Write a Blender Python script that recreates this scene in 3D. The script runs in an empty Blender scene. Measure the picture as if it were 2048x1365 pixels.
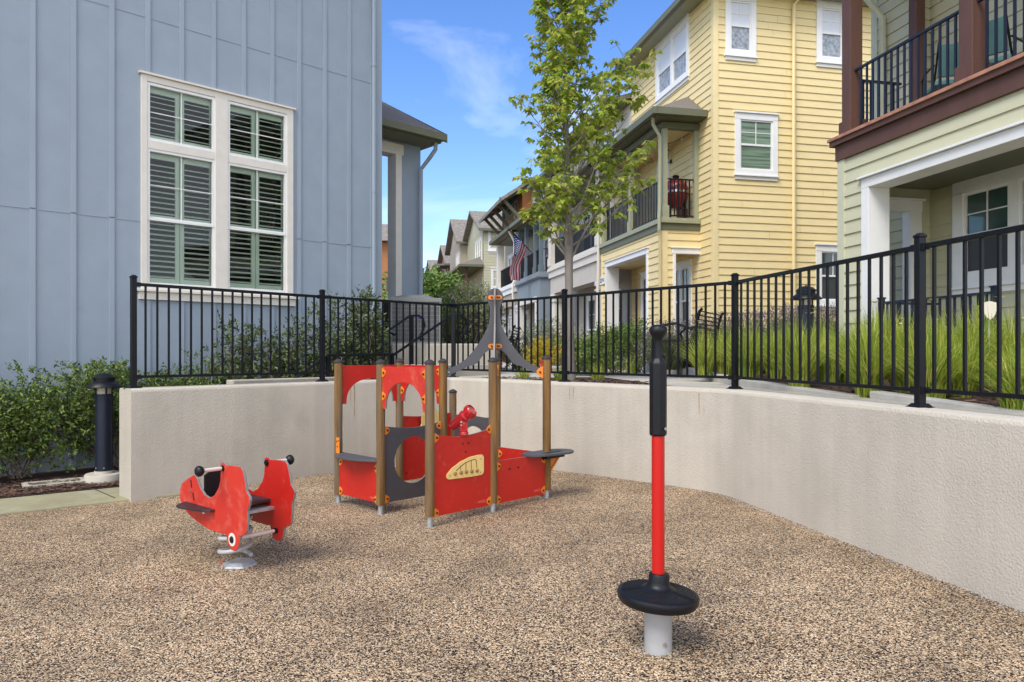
import bpy, math, random
from mathutils import Vector, Matrix, noise
from mathutils.geometry import tessellate_polygon
R = math.radians
random.seed(7)
sc = bpy.context.scene
# ------------------------------------------------------------ camera
FPX, CX, HY, CZ = 1450.0, 1024.0, 706.0, 1.5      # focal length in pixels, optical centre, horizon row, eye height
cd = bpy.data.cameras.new('camera'); cam = bpy.data.objects.new('camera', cd); sc.collection.objects.link(cam)
cam.location = (0, 0, CZ); cam.rotation_euler = (R(90), 0, 0)
cd.sensor_width = 36; cd.lens = 36*FPX/2048; cd.shift_y = (HY-682.5)/2048; cd.clip_end = 2000; cd.clip_start = .05
sc.camera = cam
# ------------------------------------------------------------ world and sun
SUN_EL, SUN_AZ = 52, 215      # azimuth clockwise from +Y
w = bpy.data.worlds.new('World'); sc.world = w; w.use_nodes = True
nt = w.node_tree; nt.nodes.clear()
N = nt.nodes.new; L = nt.links.new
out = N('ShaderNodeOutputWorld'); bg = N('ShaderNodeBackground'); bg.inputs['Strength'].default_value = .115
sky = N('ShaderNodeTexSky'); sky.sky_type = 'NISHITA'; sky.sun_disc = False
sky.sun_elevation = R(SUN_EL); sky.sun_rotation = R(SUN_AZ); sky.air_density = 1.0; sky.dust_density = .15; sky.ozone_density = 1.6
tc = N('ShaderNodeTexCoord'); mp = N('ShaderNodeMapping'); mp.inputs['Scale'].default_value = (1.0, 1.0, 3.2); mp.inputs['Rotation'].default_value = (.2, .5, .3)
no = N('ShaderNodeTexNoise'); no.inputs['Scale'].default_value = 2.1; no.inputs['Detail'].default_value = 7; no.inputs['Roughness'].default_value = .55
no.inputs['Distortion'].default_value = .5
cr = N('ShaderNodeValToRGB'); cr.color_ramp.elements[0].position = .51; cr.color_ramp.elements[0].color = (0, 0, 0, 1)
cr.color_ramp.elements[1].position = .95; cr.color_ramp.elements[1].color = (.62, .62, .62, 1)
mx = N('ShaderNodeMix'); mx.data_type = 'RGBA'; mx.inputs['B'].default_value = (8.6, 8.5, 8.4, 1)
hs = N('ShaderNodeHueSaturation'); hs.inputs['Saturation'].default_value = 1.26; hs.inputs['Value'].default_value = .98; hs.inputs['Hue'].default_value = .512
sp_ = N('ShaderNodeSeparateXYZ'); L(tc.outputs['Generated'], sp_.inputs[0])
md = N('ShaderNodeMapRange'); md.inputs[1].default_value = .15; md.inputs[2].default_value = -.45; md.inputs[3].default_value = 0; md.inputs[4].default_value = .42   # unseen cloud cover added behind the viewer to whiten the light
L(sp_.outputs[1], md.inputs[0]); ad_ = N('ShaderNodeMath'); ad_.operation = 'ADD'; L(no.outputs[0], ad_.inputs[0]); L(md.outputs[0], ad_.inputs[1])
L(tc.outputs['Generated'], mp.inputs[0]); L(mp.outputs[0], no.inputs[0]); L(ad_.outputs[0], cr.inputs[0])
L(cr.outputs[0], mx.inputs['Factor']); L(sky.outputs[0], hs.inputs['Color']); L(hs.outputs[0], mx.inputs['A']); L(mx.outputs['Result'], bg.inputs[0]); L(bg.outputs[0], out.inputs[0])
sd = bpy.data.lights.new('sun', 'SUN'); sd.energy = 1.45; sd.angle = R(30); sd.color = (1, .95, .87)
so = bpy.data.objects.new('sun', sd); sc.collection.objects.link(so)
az, el = R(SUN_AZ), R(SUN_EL)
sdir = Vector((math.sin(az)*math.cos(el), math.cos(az)*math.cos(el), math.sin(el)))
so.rotation_euler = sdir.to_track_quat('Z', 'Y').to_euler()
sc.view_settings.view_transform = 'Standard'; sc.view_settings.look = 'None'
sc.view_settings.exposure = 1.18; sc.view_settings.gamma = 1

# ------------------------------------------------------------ materials
MATS = {}
def lin(c):
    return tuple(((x/255)/12.92 if x/255 <= .04045 else ((x/255+.055)/1.055)**2.4) for x in c)
def mat(name, col, rough=.6, var=.06, scale=6, bump=0, bscale=60, metal=0, spec=.5, stretch=(1, 1, 1), trans=0, island=None, grime=None, coat=0):
    """procedural material: base colour broken up by noise, optional bump, per-leaf variation and stains"""
    if name in MATS: return MATS[name]
    m = bpy.data.materials.new(name); MATS[name] = m; m.use_nodes = True
    t = m.node_tree; n = t.nodes; l = t.links; b = n['Principled BSDF']
    b.inputs['Roughness'].default_value = rough; b.inputs['Metallic'].default_value = metal
    b.inputs['Specular IOR Level'].default_value = spec
    if coat: b.inputs['Coat Weight'].default_value = coat
    tc = n.new('ShaderNodeTexCoord'); mp = n.new('ShaderNodeMapping'); mp.inputs['Scale'].default_value = stretch
    l.new(tc.outputs['Object'], mp.inputs[0])
    no = n.new('ShaderNodeTexNoise'); no.inputs['Scale'].default_value = scale; no.inputs['Detail'].default_value = 6
    l.new(mp.outputs[0], no.inputs[0])
    r = n.new('ShaderNodeValToRGB'); e = r.color_ramp.elements
    e[0].position = .3; e[1].position = .7
    e[0].color = (*[max(0, c*(1-var)) for c in col], 1); e[1].color = (*[min(1, c*(1+var)) for c in col], 1)
    l.new(no.outputs[0], r.inputs[0]); src = r.outputs[0]
    if island:
        g = n.new('ShaderNodeNewGeometry'); r2 = n.new('ShaderNodeValToRGB'); r2.color_ramp.interpolation = 'LINEAR'
        es = r2.color_ramp.elements
        while len(es) < len(island): es.new(.5)
        for i, c in enumerate(island): es[i].position = i/(len(island)-1); es[i].color = (*c, 1)
        l.new(g.outputs['Random Per Island'], r2.inputs[0])
        mm = n.new('ShaderNodeMix'); mm.data_type = 'RGBA'; mm.blend_type = 'MIX'; mm.inputs[0].default_value = .8
        l.new(src, mm.inputs['A']); l.new(r2.outputs[0], mm.inputs['B']); src = mm.outputs['Result']
    if grime:
        gcol, gsc, lo, hi = grime
        g2 = n.new('ShaderNodeTexNoise'); g2.inputs['Scale'].default_value = gsc; g2.inputs['Detail'].default_value = 8; g2.inputs['Roughness'].default_value = .65
        mp2 = n.new('ShaderNodeMapping'); mp2.inputs['Scale'].default_value = stretch; mp2.inputs['Location'].default_value = (3.1, 7.7, 1.3)
        l.new(tc.outputs['Object'], mp2.inputs[0]); l.new(mp2.outputs[0], g2.inputs[0])
        mr = n.new('ShaderNodeMapRange'); mr.inputs[1].default_value = lo; mr.inputs[2].default_value = hi
        l.new(g2.outputs[0], mr.inputs[0])
        mm = n.new('ShaderNodeMix'); mm.data_type = 'RGBA'; mm.inputs['B'].default_value = (*gcol, 1)
        l.new(mr.outputs[0], mm.inputs[0]); l.new(src, mm.inputs['A']); src = mm.outputs['Result']
    l.new(src, b.inputs['Base Color'])
    if bump:
        bn = n.new('ShaderNodeTexNoise'); bn.inputs['Scale'].default_value = bscale; bn.inputs['Detail'].default_value = 3
        l.new(mp.outputs[0], bn.inputs[0])
        bp = n.new('ShaderNodeBump'); bp.inputs['Strength'].default_value = bump; bp.inputs['Distance'].default_value = .01
        l.new(bn.outputs[0], bp.inputs['Height']); l.new(bp.outputs[0], b.inputs['Normal'])
    if trans:
        tr = n.new('ShaderNodeBsdfTranslucent'); l.new(src, tr.inputs[0]); ms = n.new('ShaderNodeMixShader'); ms.inputs[0].default_value = trans
        o = n['Material Output']; l.new(b.outputs[0], ms.inputs[1]); l.new(tr.outputs[0], ms.inputs[2]); l.new(ms.outputs[0], o.inputs[0])
    return m

def rubber_mat():
    m = bpy.data.materials.new('rubber_granules'); m.use_nodes = True; t = m.node_tree; n = t.nodes; l = t.links; b = n['Principled BSDF']
    b.inputs['Roughness'].default_value = .8; b.inputs['Specular IOR Level'].default_value = .3
    tc = n.new('ShaderNodeTexCoord')
    dn = n.new('ShaderNodeTexNoise'); dn.inputs['Scale'].default_value = 90; l.new(tc.outputs['Object'], dn.inputs[0])
    ad = n.new('ShaderNodeMixRGB'); ad.blend_type = 'ADD'; ad.inputs[0].default_value = .012
    l.new(tc.outputs['Object'], ad.inputs[1]); l.new(dn.outputs['Color'], ad.inputs[2])
    v = n.new('ShaderNodeTexVoronoi'); v.inputs['Scale'].default_value = 158; l.new(ad.outputs[0], v.inputs[0])
    sx = n.new('ShaderNodeSeparateColor'); l.new(v.outputs['Color'], sx.inputs[0])
    # big soft patches: redder, darker, paler
    bn = n.new('ShaderNodeTexNoise'); bn.inputs['Scale'].default_value = .8; bn.inputs['Detail'].default_value = 5; l.new(tc.outputs['Object'], bn.inputs[0])
    mr = n.new('ShaderNodeMath'); mr.operation = 'MULTIPLY_ADD'; mr.inputs[1].default_value = .24; mr.inputs[2].default_value = -.12
    l.new(bn.outputs[0], mr.inputs[0])
    sm = n.new('ShaderNodeMath'); sm.operation = 'ADD'; l.new(sx.outputs[0], sm.inputs[0]); l.new(mr.outputs[0], sm.inputs[1])
    r = n.new('ShaderNodeValToRGB'); e = r.color_ramp.elements; r.color_ramp.interpolation = 'CONSTANT'
    cols = [(0, (.009, .009, .012)), (.33, (.04, .034, .028)), (.40, (.22, .135, .07)), (.53, (.44, .29, .165)), (.72, (.66, .475, .29)), (.90, (.86, .68, .44))]
    while len(e) < len(cols): e.new(.5)
    for i, (p, c) in enumerate(cols): e[i].position = p; e[i].color = (*c, 1)
    l.new(sm.outputs[0], r.inputs[0])
    v2 = n.new('ShaderNodeTexNoise'); v2.inputs['Scale'].default_value = 1.7; v2.inputs['Detail'].default_value = 7; l.new(tc.outputs['Object'], v2.inputs[0])
    m2 = n.new('ShaderNodeMapRange'); m2.inputs[1].default_value = .35; m2.inputs[2].default_value = .75; m2.inputs[3].default_value = .74; m2.inputs[4].default_value = 1.18
    l.new(v2.outputs[0], m2.inputs[0])
    mu = n.new('ShaderNodeMixRGB'); mu.blend_type = 'MULTIPLY'; mu.inputs[0].default_value = 1; l.new(r.outputs[0], mu.inputs[1]); l.new(m2.outputs[0], mu.inputs[2])
    l.new(mu.outputs[0], b.inputs['Base Color'])
    bp = n.new('ShaderNodeBump'); bp.inputs['Strength'].default_value = .8; bp.inputs['Distance'].default_value = .004; bp.invert = True
    l.new(v.outputs['Distance'], bp.inputs['Height']); l.new(bp.outputs[0], b.inputs['Normal'])
    return m

def stucco_mat(name, col, stain=True):
    m = mat(name, col, .9, .07, 1.6, 0, 10, grime=(tuple(q*.80 for q in col), 1.1, .50, .85))
    t = m.node_tree; n = t.nodes; l = t.links; b = n['Principled BSDF']
    tc = n.new('ShaderNodeTexCoord')
    v = n.new('ShaderNodeTexNoise'); v.inputs['Scale'].default_value = 66; v.inputs['Detail'].default_value = 4; v.inputs['Roughness'].default_value = .6
    l.new(tc.outputs['Object'], v.inputs[0])
    bp = n.new('ShaderNodeBump'); bp.inputs['Strength'].default_value = .7; bp.inputs['Distance'].default_value = .012
    l.new(v.outputs[0], bp.inputs['Height']); l.new(bp.outputs[0], b.inputs['Normal'])
    if stain:   # vertical rain runs and mineral marks
        mp = n.new('ShaderNodeMapping'); mp.inputs['Scale'].default_value = (2.2, 2.2, .12); l.new(tc.outputs['Object'], mp.inputs[0])
        s = n.new('ShaderNodeTexNoise'); s.inputs['Scale'].default_value = 3; s.inputs['Detail'].default_value = 6; l.new(mp.outputs[0], s.inputs[0])
        mr = n.new('ShaderNodeMapRange'); mr.inputs[1].default_value = .35; mr.inputs[2].default_value = .8; mr.inputs[3].default_value = 1.03; mr.inputs[4].default_value = .90
        l.new(s.outputs[0], mr.inputs[0])
        mu = n.new('ShaderNodeMixRGB'); mu.blend_type = 'MULTIPLY'; mu.inputs[0].default_value = 1
        src = b.inputs['Base Color'].links[0].from_socket
        l.new(src, mu.inputs[1]); l.new(mr.outputs[0], mu.inputs[2]); l.new(mu.outputs[0], b.inputs['Base Color'])
    return m

def glass_mat():
    m = bpy.data.materials.new('green_tinted_glass'); m.use_nodes = True; t = m.node_tree; n = t.nodes; l = t.links
    n.remove(n['Principled BSDF']); o = n['Material Output']
    tr = n.new('ShaderNodeBsdfTransparent'); tr.inputs[0].default_value = (.80, .90, .83, 1)
    gl = n.new('ShaderNodeBsdfGlossy'); gl.inputs['Roughness'].default_value = .02
    fr = n.new('ShaderNodeFresnel'); fr.inputs[0].default_value = 1.55
    tc = n.new('ShaderNodeTexCoord'); no = n.new('ShaderNodeTexNoise'); no.inputs['Scale'].default_value = 1.5; l.new(tc.outputs['Object'], no.inputs[0])
    bp = n.new('ShaderNodeBump'); bp.inputs['Strength'].default_value = .05; bp.inputs['Distance'].default_value = .05; l.new(no.outputs[0], bp.inputs['Height']); l.new(bp.outputs[0], gl.inputs['Normal'])
    ms = n.new('ShaderNodeMixShader'); l.new(fr.outputs[0], ms.inputs[0]); l.new(tr.outputs[0], ms.inputs[1]); l.new(gl.outputs[0], ms.inputs[2])
    l.new(ms.outputs[0], o.inputs[0]); MATS[m.name] = m; return m

RED, ORG = (.50, .014, .008), (.78, .23, .015)
M = dict(
 rubber=rubber_mat(), glass=glass_mat(),
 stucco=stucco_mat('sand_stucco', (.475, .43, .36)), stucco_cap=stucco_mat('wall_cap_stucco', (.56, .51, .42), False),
 blue=mat('blue_grey_paint', (.29, .345, .41), .65, .04, 3, .12, 90, grime=((.24, .28, .335), 2.5, .62, 1.1)),
 bluetrim=mat('blue_grey_batten', (.305, .36, .425), .6, .05, 5, .1, 60, stretch=(1, 1, .2)),
 cream=mat('cream_trim_paint', (.72, .67, .60), .55, .04, 8, .08, 50), white=mat('white_trim_paint', (.80, .79, .77), .5, .03, 6),
 yellow=mat('yellow_siding_paint', (.77, .62, .315), .6, .035, 2.5, .15, 70, stretch=(1, 1, 4)), yellowtrim=mat('yellow_trim_paint', (.80, .65, .34), .6, .03, 4),
 olive=mat('olive_trim_paint', (.13, .132, .078), .55, .06, 6, .1, 40), olivelt=mat('pale_olive_paint', (.32, .32, .205), .55, .06, 6),
 green=mat('sage_siding_paint', (.55, .53, .36), .6, .035, 2.5, .12, 70, stretch=(1, 1, 4)), greentrim=mat('sage_trim_paint', (.56, .56, .40), .6, .04, 4),
 brown=mat('red_brown_timber', (.105, .048, .034), .65, .14, 5, .2, 40, stretch=(1, 1, .3)), cedar=mat('weathered_cedar_edge', (.40, .19, .12), .7, .25, 9, .2, 60),
 black=mat('black_powder_coat', (.005, .006, .009), .4, .2, 12, .05, 200, spec=.3), navy=mat('navy_black_rail_paint', (.014, .018, .034), .38, .15, 10, spec=.35),
 beige=mat('beige_stucco_paint', (.52, .47, .40), .8, .04, 4, .2, 60), beigelt=mat('pale_beige_trim', (.66, .61, .53), .7, .04, 4),
 steel=mat('steel_blue_paint', (.23, .27, .305), .6, .04, 4), steeldk=mat('slate_blue_trim', (.13, .17, .195), .6, .05, 4), orange=mat('burnt_orange_siding', (.40, .16, .05), .6, .06, 4, stretch=(1, 1, 5)),
 khaki=mat('khaki_siding_paint', (.47, .45, .31), .6, .04, 3, stretch=(1, 1, 5)), tan=mat('tan_stucco_paint', (.40, .345, .27), .8, .04, 4), rust=mat('rust_red_siding', (.30, .12, .08), .7, .06, 4),
 shingle=mat('asphalt_shingles', (.17, .15, .125), .9, .35, 22, .6, 40, stretch=(1, 1, 3)), shinglefar=mat('grey_brown_shingles', (.22, .195, .165), .9, .3, 5, .4, 20),
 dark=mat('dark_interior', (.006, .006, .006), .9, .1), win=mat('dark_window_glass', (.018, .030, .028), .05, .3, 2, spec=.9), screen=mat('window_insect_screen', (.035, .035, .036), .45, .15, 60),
 blind=mat('white_roller_blind', (.70, .72, .78), .6, .03, 3), lace=mat('lace_curtain', (.30, .33, .37), .5, .45, 14), shutter=mat('white_shutter_paint', (.86, .88, .82), .5, .02, 4),
 greenshut=mat('shutter_behind_green_glass', (.16, .23, .16), .3, .6, 9, stretch=(.1, .1, 2.2)),
 red=mat('red_play_panel', RED, .42, .06, 3, .04, 60, grime=((.60, .09, .06), 14, .56, .9)), redfade=mat('sun_faded_red_panel', (.53, .026, .014), .5, .08, 5, .05, 60, grime=((.62, .14, .10), 9, .50, .80)),
 redpaint=mat('red_pole_paint', (.52, .006, .004), .3, .02, 4, coat=.3), redplastic=mat('red_moulded_plastic', (.45, .008, .014), .25, .04, 6, coat=.4),
 orangep=mat('orange_bracket', ORG, .4, .05, 20), greyp=mat('grey_play_panel', (.075, .075, .084), .5, .08, 6, .05, 60, grime=((.20, .20, .21), 9, .62, .9)), panel_edge=mat('pale_panel_core', (.22, .20, .19), .6, .05),
 wood=mat('weathered_post_timber', (.185, .092, .02), .7, .55, 7, .6, 30, stretch=(3.5, 3.5, .25), grime=((.155, .115, .08), 3.2, .46, .64)),
 cap=mat('black_rubber_cap', (.03, .026, .028), .6, .1), bolt=mat('dark_red_bolt_cap', (.075, .012, .012), .35, .1), boltz=mat('zinc_bolt', (.5, .48, .44), .35, .1, metal=.9),
 galv=mat('galvanised_steel', (.46, .48, .50), .45, .2, 30, .1, 90, metal=.6), greym=mat('light_grey_paint', (.40, .40, .40), .45, .06, 10),
 palebar=mat('pale_pink_grip_bar', (.66, .55, .50), .45, .04), plaque=mat('pale_yellow_plaque', (.83, .60, .22), .45, .04), brass=mat('bronze_bead', (.42, .24, .10), .35, .2, metal=.4),
 blackp=mat('black_moulded_rubber', (.005, .0055, .008), .42, .12, 8, .1, 150, spec=.35), footr=mat('maroon_black_footplate', (.035, .016, .018), .55, .5, 14),
 conc=mat('pale_concrete', (.50, .46, .385), .85, .07, 3, .15, 90, grime=((.34, .30, .24), 2.2, .55, .85)), concg=mat('greenish_damp_concrete', (.30, .275, .165), .8, .12, 2.5, .1, 60, grime=((.42, .40, .28), 3, .5, .8)),
 curb=mat('pale_curb_concrete', (.48, .46, .42), .85, .1, 6, .3, 60), joint=mat('dark_joint', (.05, .045, .035), .9),
 mulch=mat('bark_mulch', (.060, .030, .020), .95, .5, 30, .9, 40), chip=mat('bark_chip', (.09, .045, .03), .9, .4, 20, island=[(.03, .016, .012), (.10, .045, .03), (.16, .085, .055), (.24, .16, .11)]),
 soil=mat('dark_soil', (.07, .045, .03), .95, .3, 8, .5, 30), farground=mat('ground_cover_earth', (.10, .11, .05), .95, .3, 2),
 bark=mat('grey_tree_bark', (.20, .175, .15), .85, .22, 7, .5, 30, stretch=(1, 1, .35)), twig=mat('brown_twig', (.13, .10, .07), .8, .2),
 maple=mat('maple_leaf', (.13, .20, .03), .5, .1, 4, trans=.5, island=[(.16, .25, .025), (.32, .44, .045), (.50, .60, .08), (.64, .68, .13), (.58, .50, .14)]),
 shrub=mat('glossy_shrub_leaf', (.06, .10, .025), .4, .1, 4, trans=.15, island=[(.028, .06, .014), (.08, .14, .026), (.18, .26, .04), (.32, .38, .09)]),
 shrubdk=mat('dark_shrub_leaf', (.06, .09, .03), .42, .1, 4, trans=.15, island=[(.02, .035, .016), (.06, .09, .028), (.13, .17, .055), (.24, .27, .10)]),
 midleaf=mat('fresh_green_leaf', (.12, .18, .04), .5, .1, trans=.25, island=[(.05, .11, .02), (.13, .22, .035), (.25, .34, .06), (.38, .40, .10)]),
 tealpane=mat('teal_reflecting_pane', (.045, .085, .08), .08, .35, 1.5, spec=.8),
 yelleaf=mat('golden_shrub_leaf', (.55, .42, .03), .5, .1, trans=.2, island=[(.32, .28, .02), (.58, .44, .03), (.72, .56, .06)]),
 redleaf=mat('maroon_leaf', (.10, .02, .02), .5, .1, trans=.1, island=[(.05, .012, .012), (.16, .03, .03)]), redflower=mat('bright_red_petal', (.70, .02, .02), .5, .1),
 grass=mat('yellow_green_blade', (.20, .27, .035), .5, .1, 4, trans=.35, island=[(.09, .18, .02), (.30, .42, .04), (.56, .62, .08), (.80, .70, .20)]),
 lav=mat('lavender_stem', (.16, .19, .09), .7, .1, trans=.2, island=[(.09, .12, .045), (.19, .22, .11), (.28, .28, .17)]), lavf=mat('faded_lavender_flower', (.20, .14, .17), .8, .2, island=[(.12, .085, .085), (.22, .165, .18), (.34, .28, .25)]),
 fartree=mat('bright_far_foliage', (.17, .26, .05), .6, .1, trans=.3, island=[(.08, .15, .03), (.20, .32, .06), (.34, .44, .12)]),
 petal=mat('cream_petal', (.82, .80, .55), .5, .05), acgrey=mat('grey_ac_metal', (.27, .27, .26), .5, .1), acgrille=mat('dark_ac_grille', (.12, .12, .12), .6, .15), logo=mat('blue_badge', (.03, .05, .35), .4),
 brick=mat('dark_red_brick', (.14, .06, .045), .9, .4, 14, .4, 40), grill=mat('red_ceramic_grill', (.22, .018, .018), .25, .08, coat=.5), chrome=mat('steel_band', (.6, .6, .6), .25, metal=.9),
 teal=mat('teal_cushion', (.10, .24, .23), .7, .1), flagred=mat('flag_red', (.65, .02, .04), .7), flagwhite=mat('flag_white', (.80, .80, .80), .7), flagblue=mat('flag_blue', (.03, .05, .26), .7),
 tansign=mat('tan_sign_board', (.66, .60, .48), .6, .08), numwhite=mat('white_number_plate', (.78, .78, .76), .5), bulb=mat('clear_bulb', (.45, .42, .36), .2, .1), lampg=mat('frosted_lamp_glass', (.45, .42, .34), .2, .1),
 engraved=mat('pale_engraving', (.72, .18, .13), .6), paleleaf=mat('pale_shrub_leaf', (.25, .30, .15), .6, .1, trans=.2, island=[(.10, .15, .05), (.24, .30, .13), (.42, .44, .30), (.50, .36, .16)]),
)
# ------------------------------------------------------------ object helpers
ORG_ = {}
def props(o, label=None, cat=None, group=None, kind=None):
    if label: o['label'] = label
    if cat: o['category'] = cat
    if group: o['group'] = group
    if kind: o['kind'] = kind
    return o
def empty(name, loc, label, cat, group=None):
    o = bpy.data.objects.new(name, None); sc.collection.objects.link(o); o.location = loc; o.empty_display_size = .2
    ORG_[o] = Vector(loc); return props(o, label, cat, group)
class Frame:
    """local a (along), b (outward), z  ->  world"""
    def __init__(s, O, a, b):
        s.O = Vector((O[0], O[1], O[2] if len(O) > 2 else 0)); s.a = Vector((a[0], a[1], 0)).normalized(); s.b = Vector((b[0], b[1], 0)).normalized()
    def __call__(s, a, b, z): return s.O + s.a*a + s.b*b + Vector((0, 0, z))
WF = Frame((0, 0), (1, 0), (0, 1))
class MB:
    def __init__(s): s.v = []; s.f = []; s.m = []
    def add(s, vs, fs, mi=0):
        k = len(s.v); s.v += [tuple(v) for v in vs]; s.f += [tuple(i+k for i in f) for f in fs]; s.m += [mi]*len(fs); return s
    def quad(s, *p, mi=0): return s.add(p, [tuple(range(len(p)))], mi)
    def box(s, F, a0, a1, b0, b1, z0, z1, mi=0):
        p = [F(a, b, z) for z in (z0, z1) for b in (b0, b1) for a in (a0, a1)]
        fs = [(0, 1, 5, 4), (3, 2, 6, 7), (2, 0, 4, 6), (1, 3, 7, 5), (4, 5, 7, 6), (2, 3, 1, 0)]
        return s.add(p, fs, mi)
    def beam(s, p0, p1, w, h, mi=0, up=Vector((0, 0, 1))):
        p0, p1 = Vector(p0), Vector(p1); d = (p1-p0).normalized(); x = d.cross(up)
        x = x.normalized() if x.length > 1e-4 else Vector((1, 0, 0)); y = x.cross(d)
        x *= w/2; y *= h/2
        p = [q+sx*x+sy*y for q in (p0, p1) for sx, sy in ((-1, -1), (1, -1), (1, 1), (-1, 1))]
        return s.add(p, [(0, 1, 5, 4), (1, 2, 6, 5), (2, 3, 7, 6), (3, 0, 4, 7), (3, 2, 1, 0), (4, 5, 6, 7)], mi)
    def tube(s, pts, r, n=8, mi=0, cap=True, sq=False):
        pts = [Vector(p) for p in pts]; k = len(s.v); rs = r if isinstance(r, (list, tuple)) else [r]*len(pts)
        x = None
        for i, p in enumerate(pts):
            d = (pts[min(i+1, len(pts)-1)]-pts[max(i-1, 0)]).normalized()
            if x is None: x = d.orthogonal().normalized() if not sq else (d.cross(Vector((0, 0, 1))).normalized() if abs(d.z) < .99 else Vector((1, 0, 0)))
            x = (x-d*x.dot(d)).normalized(); y = d.cross(x)
            for j in range(n):
                t = 2*math.pi*(j+.5)/n; s.v.append(tuple(p+(x*math.cos(t)+y*math.sin(t))*rs[i]))
        for i in range(len(pts)-1):
            for j in range(n):
                a, b = k+i*n+j, k+i*n+(j+1) % n; s.f.append((a, b, b+n, a+n)); s.m.append(mi)
        if cap:
            s.f.append(tuple(k+j for j in reversed(range(n)))); s.m.append(mi)
            e = k+(len(pts)-1)*n; s.f.append(tuple(e+j for j in range(n))); s.m.append(mi)
        return s
    def lathe(s, c, prof, n=24, mi=0, T=None):
        k = len(s.v); c = Vector(c)
        for r, z in prof:
            for j in range(n):
                t = 2*math.pi*j/n; v = Vector((r*math.cos(t), r*math.sin(t), z))
                s.v.append(tuple(c+(T @ v if T else v)))
        for i in range(len(prof)-1):
            for j in range(n):
                a, b = k+i*n+j, k+i*n+(j+1) % n; s.f.append((a, b, b+n, a+n)); s.m.append(mi)
        s.f.append(tuple(k+j for j in reversed(range(n)))); s.m.append(mi)
        e = k+(len(prof)-1)*n; s.f.append(tuple(e+j for j in range(n))); s.m.append(mi)
        return s
    def prism(s, F, outer, b0, b1, holes=(), mi=0, edge_mi=None):
        loops = [list(outer)]+[list(h) for h in holes]; allp = [p for lp in loops for p in lp]
        tris = tessellate_polygon([[Vector((p[0], p[1], 0)) for p in lp] for lp in loops])
        n = len(allp); k = len(s.v)
        s.v += [tuple(F(a, b0, z)) for a, z in allp]+[tuple(F(a, b1, z)) for a, z in allp]
        for t in tris:
            s.f.append(tuple(k+i for i in t)); s.m.append(mi); s.f.append(tuple(k+n+i for i in reversed(t))); s.m.append(mi)
        o = 0; em = mi if edge_mi is None else edge_mi
        for lp in loops:
            q = len(lp)
            for i in range(q):
                a, b = k+o+i, k+o+(i+1) % q; s.f.append((a, b, b+n, a+n)); s.m.append(em)
            o += q
        return s
    def build(s, name, mats, parent=None, loc=None, smooth=False, bevel=0, fix=False, **kw):
        root = None
        if parent is not None:
            root = parent
            while root.parent: root = root.parent
        org = ORG_[root] if root else Vector(loc if loc is not None else (s.v[0] if s.v else (0, 0, 0)))
        me = bpy.data.meshes.new(name); me.from_pydata([(v[0]-org.x, v[1]-org.y, v[2]-org.z) for v in s.v], [], s.f)
        if not isinstance(mats, (list, tuple)): mats = [mats]
        for m in mats: me.materials.append(m)
        if len(mats) > 1: me.polygons.foreach_set('material_index', s.m)
        if fix or smooth:
            import bmesh
            bm = bmesh.new(); bm.from_mesh(me); bmesh.ops.recalc_face_normals(bm, faces=bm.faces); bm.to_mesh(me); bm.free()
        if smooth:
            me.polygons.foreach_set('use_smooth', [True]*len(me.polygons))
            if smooth != 'all': me.set_sharp_from_angle(angle=R(40))
        me.update()
        o = bpy.data.objects.new(name, me); sc.collection.objects.link(o)
        if parent is not None: o.parent = parent
        else: o.location = org; ORG_[o] = org
        if bevel:
            b = o.modifiers.new('bevel', 'BEVEL'); b.width = bevel; b.segments = 2; b.limit_method = 'ANGLE'; b.angle_limit = R(50)
        return props(o, kw.get('label'), kw.get('cat'), kw.get('group'), kw.get('kind'))
def children(o): return [c for c in bpy.data.objects if c.parent == o]
def copy_tree(o, parent=None, delta=None, rot=None):
    kids = children(o)
    c = o.copy(); sc.collection.objects.link(c); c.parent = parent
    if parent is None and delta is not None:
        c.location = o.location+Vector(delta)
        if rot is not None: c.rotation_euler.z += rot
        ORG_[c] = c.location.copy()
    for ch in kids: copy_tree(ch, c)
    return c
def text_mesh(txt, size, F, a, z, b, depth=.001, align='CENTER', sx=1):
    cu = bpy.data.curves.new('lettering', 'FONT'); cu.body = txt; cu.size = size; cu.align_x = align; cu.align_y = 'CENTER'; cu.extrude = depth/2
    ob = bpy.data.objects.new('lettering', cu); sc.collection.objects.link(ob); dg = bpy.context.evaluated_depsgraph_get(); dg.update()
    me = bpy.data.meshes.new_from_object(ob.evaluated_get(dg)); mb = MB()
    mb.add([F(a+v.co.x*sx, b+depth/2+v.co.z, z+v.co.y) for v in me.vertices], [tuple(p.vertices) for p in me.polygons])
    bpy.data.objects.remove(ob); bpy.data.meshes.remove(me); return mb
def disc(cx, cz, r, n=28, a0=0, a1=360):
    k = n if a1-a0 >= 360 else n+1
    return [(cx+r*math.cos(R(a0+(a1-a0)*i/n)), cz+r*math.sin(R(a0+(a1-a0)*i/n))) for i in range(k)]
def gz(X):
    t = min(1, max(0, (X+1)/3.3)); return .1*t*t*(3-2*t)
def ground(px, py):
    z = 0
    for _ in range(6):
        D = FPX*(CZ-z)/(py-HY); X = (px-CX)*D/FPX; z = gz(X)
    return Vector((X, D, z))
def at(px, py, D): return Vector(((px-CX)*D/FPX, D, CZ+(HY-py)*D/FPX))
def hit(px, py, F, off=0):
    """pixel -> (a, z) on the vertical plane of frame F moved outward by off"""
    t = (px-CX)/FPX; O = F.O+F.b*off
    a = (O.x-t*O.y)/(t*F.a.y-F.a.x); D = O.y+a*F.a.y
    return a, CZ+(HY-py)*D/FPX
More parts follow.
